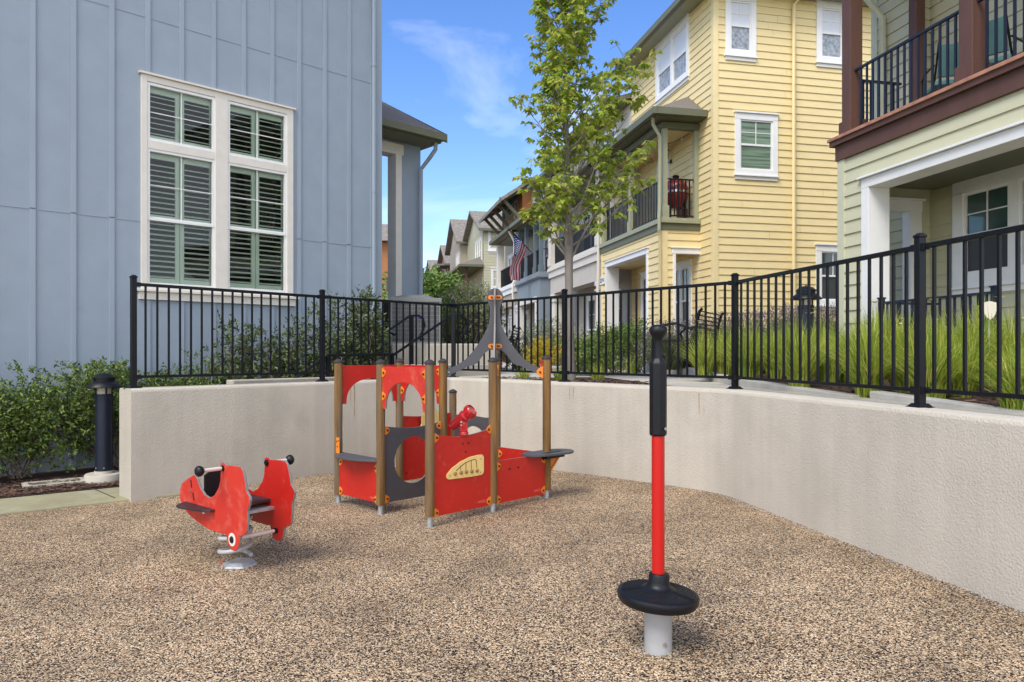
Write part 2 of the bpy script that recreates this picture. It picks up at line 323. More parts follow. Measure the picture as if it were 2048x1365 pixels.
def subtract(a0, a1, cuts):
    iv = [(a0, a1)]
    for c0, c1 in cuts:
        nx = []
        for p, q in iv:
            if c1 <= p or c0 >= q: nx.append((p, q)); continue
            if c0 > p: nx.append((p, c0))
            if c1 < q: nx.append((c1, q))
        iv = nx
    return iv
def siding(mb, F, a0, a1, z0, z1, ops=(), exp=.178, t=.02, zref=1.2):
    z = zref+math.floor((z0-zref)/exp)*exp
    while z < z1-1e-4:
        lo, hi = max(z, z0), min(z+exp, z1)
        cuts = sorted({lo, hi}|{c for o in ops for c in (o[2], o[3]) if lo < c < hi})
        for s0, s1 in zip(cuts, cuts[1:]):
            mid = (s0+s1)/2; f = lambda q: t*(1-(q-z)/exp)+.004
            for p, q in subtract(a0, a1, [(o[0], o[1]) for o in ops if o[2] < mid < o[3]]):
                mb.quad(F(p, f(s0), s0), F(q, f(s0), s0), F(q, f(s1), s1), F(p, f(s1), s1))
                if s0 == lo: mb.quad(F(p, 0, s0), F(q, 0, s0), F(q, f(s0), s0), F(p, f(s0), s0))
        z += exp
    return mb
def flat(mb, F, a0, a1, z0, z1, ops=(), th=.12, b=0):
    cuts = sorted({z0, z1}|{c for o in ops for c in (o[2], o[3]) if z0 < c < z1})
    for s0, s1 in zip(cuts, cuts[1:]):
        mid = (s0+s1)/2
        for p, q in subtract(a0, a1, [(o[0], o[1]) for o in ops if o[2] < mid < o[3]]): mb.box(F, p, q, b-th, b, s0, s1)
    return mb
def window(F, a0, a1, z0, z1, parent, trim=.1, units=1, b=.03, tm='white', upper='win', lower='screen', grid=(2, 2), split=.5, apron=True, lvl=True):
    """cased double-hung window: casing with sash, panes, muntins and sill below it"""
    mb = MB(); T = M[tm]
    fr = [(a0, a0+trim, z0+trim, z1-trim), (a1-trim, a1, z0+trim, z1-trim), (a0, a1, z1-trim*1.15, z1), (a0, a1, z0, z0+trim)]
    for p in fr: mb.box(F, p[0], p[1], -.05, b+.022, p[2], p[3])
    ia0, ia1, iz0, iz1 = a0+trim, a1-trim, z0+trim, z1-trim*1.15; w = (ia1-ia0)/units; mt = trim*.8
    for i in range(1, units): mb.box(F, ia0+i*w-mt/2, ia0+i*w+mt/2, -.05, b+.019, iz0, iz1)
    wo = mb.build('window', T, parent)
    h = MB(); h.box(F, a0-.03, a1+.03, -.02, b+.055, z1+.002, z1+.035); h.build('head_cap', T, wo)
    if apron:
        h = MB(); h.box(F, a0-.03, a1+.03, -.02, b+.06, z0-.03, z0-.002); h.box(F, a0, a1, -.02, b+.02, z0-.11, z0-.031); h.build('sill', T, wo)
    for i in range(units):
        p = ia0+i*w+(mt/2 if i else 0); q = ia0+(i+1)*w-(mt/2 if i < units-1 else 0); zm = iz0+(iz1-iz0)*split; s = .035
        sh = MB()
        for x0, x1, y0, y1 in ((p, p+s, iz0, iz1), (q-s, q, iz0, iz1), (p+s, q-s, iz1-s, iz1), (p+s, q-s, iz0, iz0+s), (p+s, q-s, zm-.02, zm+.025)): sh.box(F, x0, x1, -.045, b-.002, y0, y1)
        for k in range(1, grid[0]): x = p+s+(q-p-2*s)*k/grid[0]; sh.box(F, x-.008, x+.008, -.03, b-.016, zm+.025, iz1-s)
        for k in range(1, grid[1]): y = zm+(iz1-zm)*k/grid[1]; sh.box(F, p+s, q-s, -.029, b-.018, y-.008, y+.008)
        sh.build('sash', M['white'], wo)
        g = MB(); g.box(F, p+s, q-s, -.05, b-.03, zm+.025, iz1-s); g.build('pane', M[upper], wo)
        g = MB(); g.box(F, p+s, q-s, -.05, b-.035, iz0+s, zm-.02); g.build('pane', M[lower], wo)
    return wo
def leaf(mb, p, d, up, L_, W_, mi=0, fold=.25):
    d = d.normalized(); x = d.cross(up)
    x = x.normalized() if x.length > 1e-3 else d.orthogonal().normalized(); n = x.cross(d)
    k = len(mb.v)
    mb.v += [tuple(p), tuple(p+d*L_*.45+x*W_/2+n*W_*fold), tuple(p+d*L_), tuple(p+d*L_*.45-x*W_/2+n*W_*fold)]
    mb.f += [(k, k+1, k+2), (k, k+2, k+3)]; mb.m += [mi, mi]
MAP = [(0, 0), (.18, -.02), (.42, .10), (.30, .20), (.52, .42), (.28, .40), (.20, .52), (.16, .72), (0, 1.0), (-.16, .72), (-.20, .52), (-.28, .40), (-.52, .42), (-.30, .20), (-.42, .10), (-.18, -.02)]
def maple_leaf(mb, p, d, up, S):
    d = d.normalized(); x = d.cross(up); x = x.normalized() if x.length > 1e-3 else d.orthogonal().normalized(); n = x.cross(d)
    k = len(mb.v)
    mb.v.append(tuple(p+d*S*.32)); c = random.uniform(.1, .4)
    for a, b in MAP: mb.v.append(tuple(p+x*S*a+d*S*b-n*S*c*(a*a+(b-.3)**2*.6)))
    m = len(MAP)
    for i in range(m): mb.f.append((k, k+1+i, k+1+(i+1) % m)); mb.m.append(0)
def rnd(s=1): return Vector((random.gauss(0, s), random.gauss(0, s), random.gauss(0, s)))
# ============================================================ SETTING
mb = MB(); mb.quad((-400, -60, -.6), (400, -60, -.6), (400, 900, -.6), (-400, 900, -.6)); mb.build('ground', M['farground'], kind='structure')
mb = MB(); nx, ny = 40, 12
X0, X1, Y0, Y1 = -9.0, 4.6, -4.0, 11.6
for j in range(ny+1):
    for i in range(nx+1):
        X = X0+(X1-X0)*i/nx; mb.v.append((X, Y0+(Y1-Y0)*j/ny, gz(X)))
for j in range(ny):
    for i in range(nx): a = j*(nx+1)+i; mb.f.append((a, a+1, a+nx+2, a+nx+1)); mb.m.append(0)
mb.build('rubber_play_surface', M['rubber'], loc=(0, 0, 0), smooth='all', kind='structure')

POSTS = [Vector(p) for p in ((-3.90, 7.47), (-2.40, 9.17), (-.883, 10.85), (.66, 9.1), (2.245, 7.3), (2.735, 4.86), (3.22, 2.42))]
ZT = 1.136
def perp(a, b): d = (b-a).normalized(); return Vector((d.y, -d.x))   # right of travel = towards the playground
def offs(pts, o):
    r = []
    for i, p in enumerate(pts):
        if i == 0: r.append(p+perp(p, pts[1])*o)
        elif i == len(pts)-1: r.append(p+perp(pts[i-1], p)*o)
        else:
            n1, n2 = perp(pts[i-1], p), perp(p, pts[i+1]); n = (n1+n2).normalized(); r.append(p+n*o/max(.3, n.dot(n1)))
    return r
def smooth_poly(pts, rad, k=6):
    r = [pts[0]]
    for i in range(1, len(pts)-1):
        p = pts[i]; a = (pts[i-1]-p).normalized()*rad; b = (pts[i+1]-p).normalized()*rad
        for j in range(k+1): t = j/k; r.append((p+a)*(1-t)**2+p*2*t*(1-t)+(p+b)*t*t)
    r.append(pts[-1]); return r
base = list(POSTS); base[0] = POSTS[0]-(POSTS[1]-POSTS[0]).normalized()*.085
ctr = smooth_poly(base, .32)
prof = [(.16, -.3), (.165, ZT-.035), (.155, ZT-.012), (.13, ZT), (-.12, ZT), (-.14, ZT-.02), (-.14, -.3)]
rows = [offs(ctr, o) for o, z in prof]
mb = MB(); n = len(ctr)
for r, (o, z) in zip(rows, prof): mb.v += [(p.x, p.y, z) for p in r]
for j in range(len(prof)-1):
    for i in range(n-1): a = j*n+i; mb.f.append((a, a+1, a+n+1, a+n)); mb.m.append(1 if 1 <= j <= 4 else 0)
mb.f.append(tuple(j*n for j in range(len(prof)))); mb.m.append(0)
mb.f.append(tuple(j*n+n-1 for j in reversed(range(len(prof))))); mb.m.append(0)
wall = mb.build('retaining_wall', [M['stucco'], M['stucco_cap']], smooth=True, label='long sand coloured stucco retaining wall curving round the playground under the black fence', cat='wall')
# rust runs below the post feet
mb = MB()
for i, nn in ((1, 3), (3, 2), (4, 2)):
    d = (POSTS[i+1 if i < 3 else i-1]-POSTS[i]).normalized(); n_ = perp(POSTS[i], POSTS[i+1]) if i < 4 else perp(POSTS[3], POSTS[4])
    for k in range(nn):
        c = POSTS[i]+n_*.1675+((POSTS[i+1]-POSTS[i]).normalized() if i < 4 else -(POSTS[4]-POSTS[3]).normalized()*-1*0+(POSTS[4]-POSTS[3]).normalized()*-1)*(.25+.06*k)*(1)
        dd = (POSTS[i+1]-POSTS[i]).normalized() if i < 4 else (POSTS[4]-POSTS[3]).normalized()
        wd = random.uniform(.004, .010); h = random.uniform(.12, .42)
        pts = []
        for q in range(6): z = ZT-.05-h*q/5; ww = wd*(1-.6*q/5)*random.uniform(.6, 1.3); pts.append((c+dd*ww, z)); pts.append((c-dd*ww, z))
        for q in range(5): mb.quad(*[(p.x, p.y, z) for p, z in (pts[2*q], pts[2*q+1], pts[2*q+3], pts[2*q+2])])
mb.build('rust_stain', mat('rust_stain', (.42, .28, .15), .9, .2, 20), wall)

# path and beds on the left
def sheet(name, pts, m, z=0, **k):
    mb = MB(); mb.v = [(p[0], p[1], z if len(p) < 3 else p[2]) for p in pts]
    tr = tessellate_polygon([[Vector((p[0], p[1], 0)) for p in pts]]); mb.f = [tuple(t) for t in tr]; mb.m = [0]*len(tr)
    return mb.build(name, m, fix=True, **k)
dl = (POSTS[1]-POSTS[0]).normalized(); nl = perp(POSTS[0], POSTS[1])      # along the left wall, towards us
e0 = ground(236, 1005).xy; e1 = ground(0, 1031).xy; pd = (e1-e0).normalized()
pn = Vector((pd.y, -pd.x));  pn = pn if pn.y > 0 else -pn
mb = MB(); PF = Frame((e0.x, e0.y), pd, pn)
mb.box(PF, -.9, 3.5, .0, .80, -.2, .022, 0)
mb.box(PF, 3.5, 7.5, .0, .80, -.2, .022, 0)
mb.build('concrete_path', M['concg'], kind='structure', bevel=.012)
mb = MB()
j0, j1 = ground(157, 969), ground(234, 1001)
mb.beam((j0.x, j0.y, .0235), (j1.x-.02, j1.y, .0235), .012, .003); mb.build('path_joint', M['joint'], kind='structure')
W0 = (-5.29, 9.4); BF = Frame(W0, (.7316, .6817), (.6817, -.7316))
def q2(F, a, b): p = F(a, b, 0); return (p.x, p.y)
g = [q2(PF, 7.5, .801), q2(PF, -.9, .801), (POSTS[0]-nl*.05).to_tuple(), (POSTS[1]-nl*.05).to_tuple(), (POSTS[2]-nl*.05).to_tuple(), (-.9, 11.6), (-1.9, 13.3), (-2.6, 12.9), q2(BF, -9, .02)]
sheet('mulch_bed', g, M['mulch'], .028, kind='structure')
# upper terrace behind the fence
T_ = [(p.x, p.y) for p in offs(POSTS, 0)]
g = [(-.9, 10.95), T_[3], T_[4], T_[5], T_[6], (3.6, .5), (60, .5), (60, 220), (-60, 220), (-60, 30), (-6, 17), (-2.4, 12.62), (-1.55, 12.9), (-.6, 11.6)]
sheet('upper_mulch_terrace', g, M['mulch'], 1.105, kind='structure')
# concrete walkways on the terrace
sheet('upper_walkway', [(2.37, 7.25), (2.90, 4.6), (3.45, 2.2), (3.8, 2.2), (3.6, 4.4), (3.05, 6.4), (2.75, 8.2), (3.1, 13.0), (2.4, 16.0), (-1.5, 34), (-6.8, 60), (-8.2, 60), (-2.9, 34), (-.1, 18), (-.75, 13.6), (-1.5, 12.95), (-.75, 11.3), (-.55, 11.0), (.2, 10.25), (.75, 11.4), (1.45, 11.3), (1.8, 8.7)], M['conc'], 1.116, kind='structure')
# curbs
def curb(pts, h0, w=.13):
    mb = MB(); P = [Vector(p) for p in pts]
    L2 = [p.xy for p in P]; A, B = offs(L2, w/2), offs(L2, -w/2); n = len(P)
    for row, zz in ((A, -1), (A, 0), (B, 0), (B, -1)): mb.v += [(r.x, r.y, 1.0 if zz else P[i].z) for i, r in enumerate(row)]
    for j in range(3):
        for i in range(n-1): a = j*n+i; mb.f.append((a, a+1, a+n+1, a+n)); mb.m.append(0)
    mb.f += [(0, n, 2*n, 3*n), (n-1, 2*n-1, 3*n-1, 4*n-1)]; mb.m += [0, 0]
    return mb
curb([(2.55, 16, 1.38), (3.02, 13, 1.27), (2.74, 10, 1.23), (2.66, 8.2, 1.20), (2.78, 7.2, 1.17), (2.98, 6.25, 1.135)], .1).build('bed_curb', M['curb'], fix=True, bevel=.012, label='pale concrete curb of the grass bed running back along the walkway', cat='curb', group='concrete curbs of the planted beds')
curb([(3.02, 6.02, 1.185), (3.2, 5.3, 1.15), (3.45, 4.4, 1.10), (3.9, 2.6, 1.06)], .1).build('bed_curb', M['curb'], fix=True, bevel=.012, label='pale concrete curb right behind the fence post at the right', cat='curb', group='concrete curbs of the planted beds')
# sloping planted bed between curb and green house
mb = MB(); A = [(2.60, 16, 1.34), (3.06, 13, 1.24), (2.78, 10, 1.20), (2.70, 8.2, 1.17), (2.82, 7.2, 1.14), (3.03, 6.2, 1.12), (3.15, 5.6, 1.12), (3.5, 4.4, 1.11), (4.0, 2.6, 1.10)]
B = [(4.2, 16.5, 1.42), (4.6, 13, 1.40), (5.2, 10, 1.38), (5.3, 8.2, 1.36), (5.5, 7.2, 1.34), (5.7, 6.2, 1.32), (5.8, 5.6, 1.3), (6, 4.4, 1.28), (6, 2.6, 1.25)]
n = len(A); mb.v = A+B; mb.f = [(i, i+1, n+i+1, n+i) for i in range(n-1)]; mb.m = [0]*(n-1)
mb.build('planted_bed_soil', M['mulch'], fix=True, smooth='all', kind='structure')
# bark chips
mb = MB()
def chips(cnt, fn):
    for _ in range(cnt):
        x, y, z = fn(); a = random.uniform(0, 6.3); l_ = random.uniform(.012, .04); w_ = random.uniform(.004, .012); t = random.uniform(-.3, .3)
        d = Vector((math.cos(a), math.sin(a), t)); s = Vector((-math.sin(a), math.cos(a), random.uniform(-.4, .4))); c = Vector((x, y, z+.012))
        mb.quad(c-d*l_-s*w_, c+d*l_-s*w_*.4, c+d*l_*.8+s*w_, c-d*l_+s*w_)
def f1():
    p = PF(random.uniform(-.6, 2.6), .84+random.random()**1.5*1.0, 0); return p.x, p.y, .032
def f2():
    a = random.random()**.8*.72; p = POSTS[2].lerp(POSTS[4], a)*1.0; n_ = -perp(POSTS[3], POSTS[4]); q = p+n_*random.uniform(.1, 1.3)*(1 if a < .6 else .5); return q.x, q.y, 1.108
def f3():
    i = random.randint(0, n-2); t = random.random(); s = random.random()**2*.5; a = Vector(A[i]).lerp(Vector(A[i+1]), t); b = Vector(B[i]).lerp(Vector(B[i+1]), t); return tuple(a.lerp(b, s))
chips(2600, f1); chips(1800, f2); chips(1600, f3)
mb.build('bark_chips', M['chip'], kind='stuff', loc=(0, 0, 0))

# ============================================================ FENCE
HF = 1.17
def fence_post(p, z0, H, d, parent, mt, w=.052):
    F = Frame((p.x, p.y), d, (-d.y, d.x)); mb = MB(); h = w/2
    mb.box(F, -h, h, -h, h, z0, z0+H-.03)
    mb.box(F, -h-.005, h+.005, -h-.005, h+.005, z0+H-.03, z0+H-.012)
    k = h*.6; b = [F(x, y, z0+H-.012) for x, y in ((-h, -h), (h, -h), (h, h), (-h, h))]; t = [F(x, y, z0+H) for x, y in ((-k, -k), (k, -k), (k, k), (-k, k))]
    mb.add(b+t, [(0, 1, 5, 4), (1, 2, 6, 5), (2, 3, 7, 6), (3, 0, 4, 7), (4, 5, 6, 7)])
    o = mb.build('post', M[mt], parent, bevel=.003)
    mb = MB(); mb.box(F, -.062, .062, -.062, .062, z0, z0+.008)
    t = .036; b = [F(x, y, z0+.008) for x, y in ((-.055, -.055), (.055, -.055), (.055, .055), (-.055, .055))]; u = [F(x, y, z0+.03) for x, y in ((-t, -t), (t, -t), (t, t), (-t, t))]
    mb.add(b+u, [(0, 1, 5, 4), (1, 2, 6, 5), (2, 3, 7, 6), (3, 0, 4, 7), (4, 5, 6, 7)])
    for x in (-.075, .075): mb.box(F, x-.02, x+.02, -.012, .012, z0, z0+.006); mb.tube([F(x, 0, z0+.006), F(x, 0, z0+.022)], .008, 6)
    mb.build('base_plate', M[mt], o)
    return o
fence = empty('metal_fence', (POSTS[2].x, POSTS[2].y, ZT), 'tall black metal picket fence standing on top of the curved retaining wall', 'fence')
counts = [18, 18, 18, 20, 19, 19]
for i, p in enumerate(POSTS):
    d = ((POSTS[min(i+1, 6)]-POSTS[max(i-1, 0)]).normalized() if i != 2 else Vector((1, .05)).normalized())
    if i == 1: d = dl
    fence_post(p, ZT-.004, HF, d, fence, 'black')
for i in range(6):
    a, b = POSTS[i], POSTS[i+1]; d = (b-a).normalized(); Ln = (b-a).length; F = Frame((a.x, a.y), d, (-d.y, d.x)); mb = MB()
    zt, zb = ZT+HF-.10, ZT+.115
    mb.box(F, .03, Ln-.03, -.016, .016, zb-.014, zb+.014); mb.build('rail', M['black'], fence, bevel=.003); mb = MB()
    mb.box(F, .03, Ln-.03, -.016, .016, zt-.015, zt+.018)
    rail = mb.build('rail', M['black'], fence, bevel=.003)
    c = counts[i]; mb = MB()
    for k in range(1, c+1): x = Ln*k/(c+1); mb.box(F, x-.009, x+.009, -.009, .009, zb, zt)
    mb.build('pickets', M['black'], rail)
    mb = MB()
    for x in (.045, Ln-.045):
        for z in (zt, zb): mb.box(F, x-.02, x+.02, -.022, .022, z-.022, z+.022)
    mb.build('rail_bracket', M['black'], rail)

# ============================================================ PLAYHOUSE
PC = Vector((-.6845, 7.274, 0)); E1 = Vector((-.512, .503)).normalized(); E2 = Vector((.534, .541)).normalized(); SP1, SP2 = .720, .752
P3 = Vector((-.7065, 6.23))
def ph(i, j): return P3+E1*SP1*i+E2*SP2*j
play = empty('playhouse', (PC.x, PC.y, 0), 'red and grey playhouse of timber posts with arches and a grey spire', 'playhouse')
def play_post(i, j, H=1.435, foot=.10, r=.0415):
    p = ph(i, j); g0 = gz(p.x); mb = MB(); n = 12
    ang = random.uniform(0, 6)
    prof = [(r*.97, g0+foot), (r, g0+foot+.01)]+[(r*random.uniform(.98, 1.02), g0+foot+(H-.03-foot)*k/8) for k in range(1, 8)]+[(r*.98, g0+H-.03)]
    mb.lathe((p.x, p.y, 0), prof, n); o = mb.build('post', M['wood'], play, smooth=True)
    mb = MB(); mb.lathe((p.x, p.y, 0), [(.025, g0-.05), (.025, g0+foot+.02)], 12); mb.build('foot', M['galv'], o, smooth=True)
    mb = MB(); mb.lathe((p.x, p.y, 0), [(r+.007, g0+H-.035), (r+.008, g0+H-.022), (r*.9, g0+H-.010), (r*.35, g0+H+.004), (.004, g0+H+.006)], 8); mb.build('cap', M['cap'], o, smooth=True)
    return o
for i, j in ((2, 0), (1, 0), (0, 0), (0, 1), (0, 2), (2, 1), (1, 1), (1, 2)): play_post(i, j, foot=.085 if (i, j) != (0, 0) else .095)
play_post(2, 2, 1.075)
def pframe(A, B):
    a, b = ph(*A), ph(*B); d = (b-a).normalized(); n = Vector((d.y, -d.x)); return Frame((a.x, a.y), d, n), (b-a).length
TH = .016
def clip(F, a, z, side, b=TH/2, parent=None, rot=0, s=1):
    """orange bracket tab reaching from the post side into the panel, with a bolt cap"""
    mb = MB(); w, h = .052*s, .040*s
    pts = [(a, z-h), (a+side*w*.35, z-h)]+[(a+side*(w*.45+w*.62*math.cos(R(t))), z+h*.72*math.sin(R(t))) for t in range(-60, 61, 20)]+[(a+side*w*.35, z+h), (a, z+h)]
    if side < 0: pts = pts[::-1]
    mb.prism(F, pts, b, b+.006); o = mb.build('bracket', M['orangep'], parent, fix=True, bevel=.0015)
    mb = MB(); c = F(a+side*w*.62, b+.006, z); nb = F.b
    mb.tube([c, c+nb*.008, c+nb*.012], [.0115, .0105, .004], 10); mb.build('bolt', M['bolt'], o, smooth=True)
    return o
def panel(A, B, poly, m, holes=(), name='panel', clips=(), label=None, edge='panel_edge', flip=1, both=True):
    F, Ln = pframe(A, B); mb = MB(); mb.prism(F, poly, -TH/2, TH/2, holes, 0, 1)
    o = mb.build(name, [M[m], M[edge]], play, fix=True, label=label)
    for side_a, z in clips:
        a = .036 if side_a == 0 else Ln-.036
        clip(F, a, z, 1 if side_a == 0 else -1, TH/2, o)
    return o, F, Ln
r0 = .034
def concave(Ln, z0, zt, dip, zt2=None, n=10):
    zt2 = zt2 or zt
    return [(r0, z0), (Ln-r0, z0)]+[(Ln-r0-(Ln-2*r0)*k/n, (zt2+(zt-zt2)*k/n)-dip*math.sin(math.pi*k/n)) for k in range(n+1)]
def arch(Ln, zt=1.372, zb=.985, apex=1.235, lw=.055):
    c = Ln/2; hw = c-r0-lw; o = [(r0, zb+.02), (r0, zt), (Ln-r0, zt), (Ln-r0, zb+.02), (Ln-r0-.015, zb), (c+hw, zb)]
    m_ = [(c+hw*math.cos(R(t)), zb+.01+(apex-zb-.01)*math.sin(R(t))**.85) for t in range(8, 173, 8)]
    return o+m_+[(c-hw, zb), (r0+.015, zb)]
LA, LB = SP1, SP2
# red arches
panel((2, 0), (1, 0), concave(LA, .10, .485, 0), 'red', name='low_panel', clips=((0, .42), (1, .42), (0, .13), (1, .13)))
panel((1, 0), (0, 0), arch(LA), 'redfade', name='arch_panel', clips=((0, 1.315), (0, 1.10), (1, 1.315), (1, 1.10)))
panel((2, 1), (2, 0), arch(LB), 'red', name='arch_panel', clips=((0, 1.32), (0, 1.10)))
o, F, Ln = panel((1, 1), (2, 1), arch(LA), 'red', name='arch_panel')
for a_, s_ in ((.036, 1), (Ln-.036, -1)):
    for z in (1.31, 1.10): clip(Frame((F.O.x, F.O.y), F.a, -F.b), a_, z, s_, TH/2, o)
# grey porthole panels
LC = LB
pr = .225
panel((1, 0), (1, 1), concave(LC, .10, .815, .035), 'greyp', [disc(LC/2, .47, pr, 36)], 'porthole_panel', ((0, .775), (0, .135), (1, .775)))
panel((1, 2), (2, 2), concave(LA, .10, .80, -.02)[:2]+[(LA-r0, .80), (LA*.75, .79), (LA*.5, .80), (LA*.25, .79), (r0, .80)], 'greyp', [disc(LA/2, .46, pr, 32)], 'porthole_panel')
# red front panel with the bead plaque
o, F, Ln = panel((0, 0), (0, 1), concave(LB, .085, .80, .045), 'red', name='front_panel', clips=((0, .765), (1, .79), (0, .115), (1, .125)))
FP = F
mb = MB()
for px_, pz in ((764, 877), (795, 874), (780, 920)):
    a, z = hit(640+px_/2.676, 560+pz/2.676, F, TH/2); c = F(a, TH/2, z); mb.tube([c, c+F.b*.007, c+F.b*.010], [.010, .009, .003], 8)
mb.build('bolt', M['bolt'], o)
text_mesh('HAGS', .036, F, .60, .135, TH/2, .0008).build('lettering', M['engraved'], o)
pl = [(168, 868), (185, 876), (420, 846), (500, 830), (518, 815), (525, 790), (525, 665), (520, 642), (505, 632), (470, 635), (390, 655), (300, 700), (215, 765), (170, 820), (162, 845)]
pp = [hit(860+x/4.875, 780+y/4.875, F, TH/2+.008) for x, y in pl]
mb = MB(); mb.prism(F, pp, TH/2, TH/2+.010); pq = mb.build('bead_plaque', M['plaque'], o, fix=True, bevel=.002)
mb = MB(); cur = [(255, 790), (290, 755), (340, 715), (395, 690), (435, 678), (452, 690), (455, 760)]
P_ = [F(a, TH/2+.0105, z) for a, z in [hit(860+x/4.875, 780+y/4.875, F, TH/2+.01) for x, y in cur]]
for p, q in zip(P_, P_[1:]): mb.beam(p, q, .006, .0015, up=F.b)
for x, y0, y1 in ((298, 750, 785), (350, 715, 780), (402, 690, 775)):
    p, q = [F(a, TH/2+.0105, z) for a, z in (hit(860+x/4.875, 780+y0/4.875, F, TH/2+.01), hit(860+x/4.875, 780+y1/4.875, F, TH/2+.01))]
    mb.beam(p, q, .005, .0015, up=F.b)
mb.build('groove', M['bolt'], pq)
for x, y in ((243, 818), (302, 808), (352, 800), (406, 796), (457, 788)):
    a, z = hit(860+x/4.875, 780+y/4.875, F, TH/2+.012); c = F(a, TH/2+.010, z)
    mb = MB(); mb.tube([c, c+F.b*.012, c+F.b*.016], [.0165, .0165, .011], 14); mb.tube([c+F.b*.015, c+F.b*.020], .007, 10); mb.build('bead', M['brass'], pq, smooth=True)
mb = MB()
for x, y in ((498, 672), (496, 803), (197, 838)):
    a, z = hit(860+x/4.875, 780+y/4.875, F, TH/2+.012); c = F(a, TH/2+.010, z); mb.tube([c, c+F.b*.003], .007, 8)
mb.build('screw', M['boltz'], pq)
# low right panels
o, F, Ln = panel((0, 1), (0, 2), concave(LB, .085, .485, 0), 'red', name='low_panel', clips=((0, .435), (0, .125), (1, .125), (1, .435)))
mb = MB()
for x, y in ((777, 769), (860, 757)):
    a, z = hit(860+x/4.875, 780+y/4.875, F, TH/2); c = F(a, TH/2, z); mb.tube([c, c+F.b*.007, c+F.b*.010], [.011, .010, .003], 8)
mb.build('bolt', M['bolt'], o)
text_mesh('HAGS', .036, F, .60, .135, TH/2, .0008).build('lettering', M['engraved'], o)
o, F, Ln = panel((0, 2), (1, 2), concave(LA, .10, .49, 0), 'red', name='low_panel'); clip(Frame((F.O.x, F.O.y), F.a, -F.b), Ln-.036, .42, -1, TH/2, o)
# left shelf panel lettering and shelf
F, Ln = pframe((2, 0), (1, 0))
lp = [c for c in children(play) if c.name.startswith('low_panel')][0]
text_mesh('HAGS', .034, F, .60, .135, TH/2, .0008).build('lettering', M['engraved'], lp)
mb = MB(); S = [(0.0, -.05), (0, .03)]+[(Ln*k/12, .045+.13*math.sin(math.pi*k/12)) for k in range(0, 13)]+[(Ln, -.05)]
mb.v = [tuple(F(a, b, z)) for z in (.487, .505) for a, b in S]; n = len(S)
mb.f = [tuple(range(n)), tuple(range(n, 2*n))]+[(i, (i+1) % n, n+(i+1) % n, n+i) for i in range(n)]; mb.m = [0]*len(mb.f)
sh = mb.build('shelf', M['greyp'], play, fix=True, bevel=.003)
mb = MB()
for a in (.1, Ln-.08): c = F(a, .02, .505); mb.tube([c, c+Vector((0, 0, .004))], .008, 8)
mb.build('bolt', M['boltz'], sh)
mb = MB(); mb.prism(F, [(.015, .50), (.075, .50), (.07, .66), (.015, .66)], .03, .036); ob = mb.build('bracket', M['orangep'], play, fix=True, bevel=.002)
mb = MB()
for a, z in ((.032, .62), (.058, .63), (.045, .57)): c = F(a, .036, z); mb.tube([c, c+F.b*.006], .006, 8)
mb.build('bolt', M['bolt'], ob)
# red back panel and wheel
o, F, Ln = panel((2, 1), (2, 2), concave(LB, .12, .82, .02), 'red', name='back_panel')
mb = MB()
for a, z in ((.10, .79), (.09, .20), (.13, .66)): c = F(a, TH/2, z); mb.tube([c, c+F.b*.006], .009, 8)
mb.build('bolt', M['bolt'], o)
mb = MB(); wc = Ln*.50; pts = []
for k in range(72):
    t = 2*math.pi*k/72; rr = .125+.055*max(0, math.cos(3*t+.6))**.7*1.0; pts.append((wc+rr*math.cos(t), .765+rr*math.sin(t)))
mb.prism(F, pts, .05, .066, [disc(wc, .765, .045, 16)]); wh = mb.build('steering_wheel', M['plaque'], play, fix=True, bevel=.003)
mb = MB(); mb.tube([F(wc, 0, .765), F(wc, .06, .765)], .02, 10); mb.build('hub', M['bolt'], wh)
# round counter with inset on the right corner post
F, Ln = pframe((0, 1), (0, 2)); cnt = Ln+.02
outer = [(Ln*.58, .02), (Ln*.60, .10), (Ln*.75, .155)]+[(cnt+.06+.215*math.cos(R(t)), .05+.155*math.sin(R(t))) for t in range(80, -91, -10)]+[(Ln*.7, -.10), (Ln*.58, -.06)]
hole = [(Ln*.84, .11), (Ln*1.18, .11), (Ln*1.22, .06), (Ln*1.20, .045), (Ln*.84, .045)]
HF_ = lambda a, b, z: F(a, z, b)
mb = MB(); mb.prism(lambda a, b, z: F(a, z, b), outer, .487, .508, [hole]); ct = mb.build('counter', M['greyp'], play, fix=True, bevel=.003)
mb = MB(); mb.prism(lambda a, b, z: F(a, z, b), [(Ln*.83, .115), (Ln*1.19, .115), (Ln*1.23, .06), (Ln*1.21, .04), (Ln*.83, .04)], .452, .486); mb.build('basin', M['blackp'], ct, fix=True)
d45 = (F.a*1.0).normalized(); FX = Frame((ph(0, 2).x, ph(0, 2).y), d45, F.b)
mb = MB(); mb.prism(FX, [(.035, .485), (.25, .485), (.035, .27)], -.006, .006); bt = mb.build('counter_support', M['orangep'], play, fix=True)
mb = MB(); mb.beam(FX(.04, .007, .32), FX(.21, .007, .475), .003, .008, up=F.b); mb.build('support_rib', M['bolt'], bt)
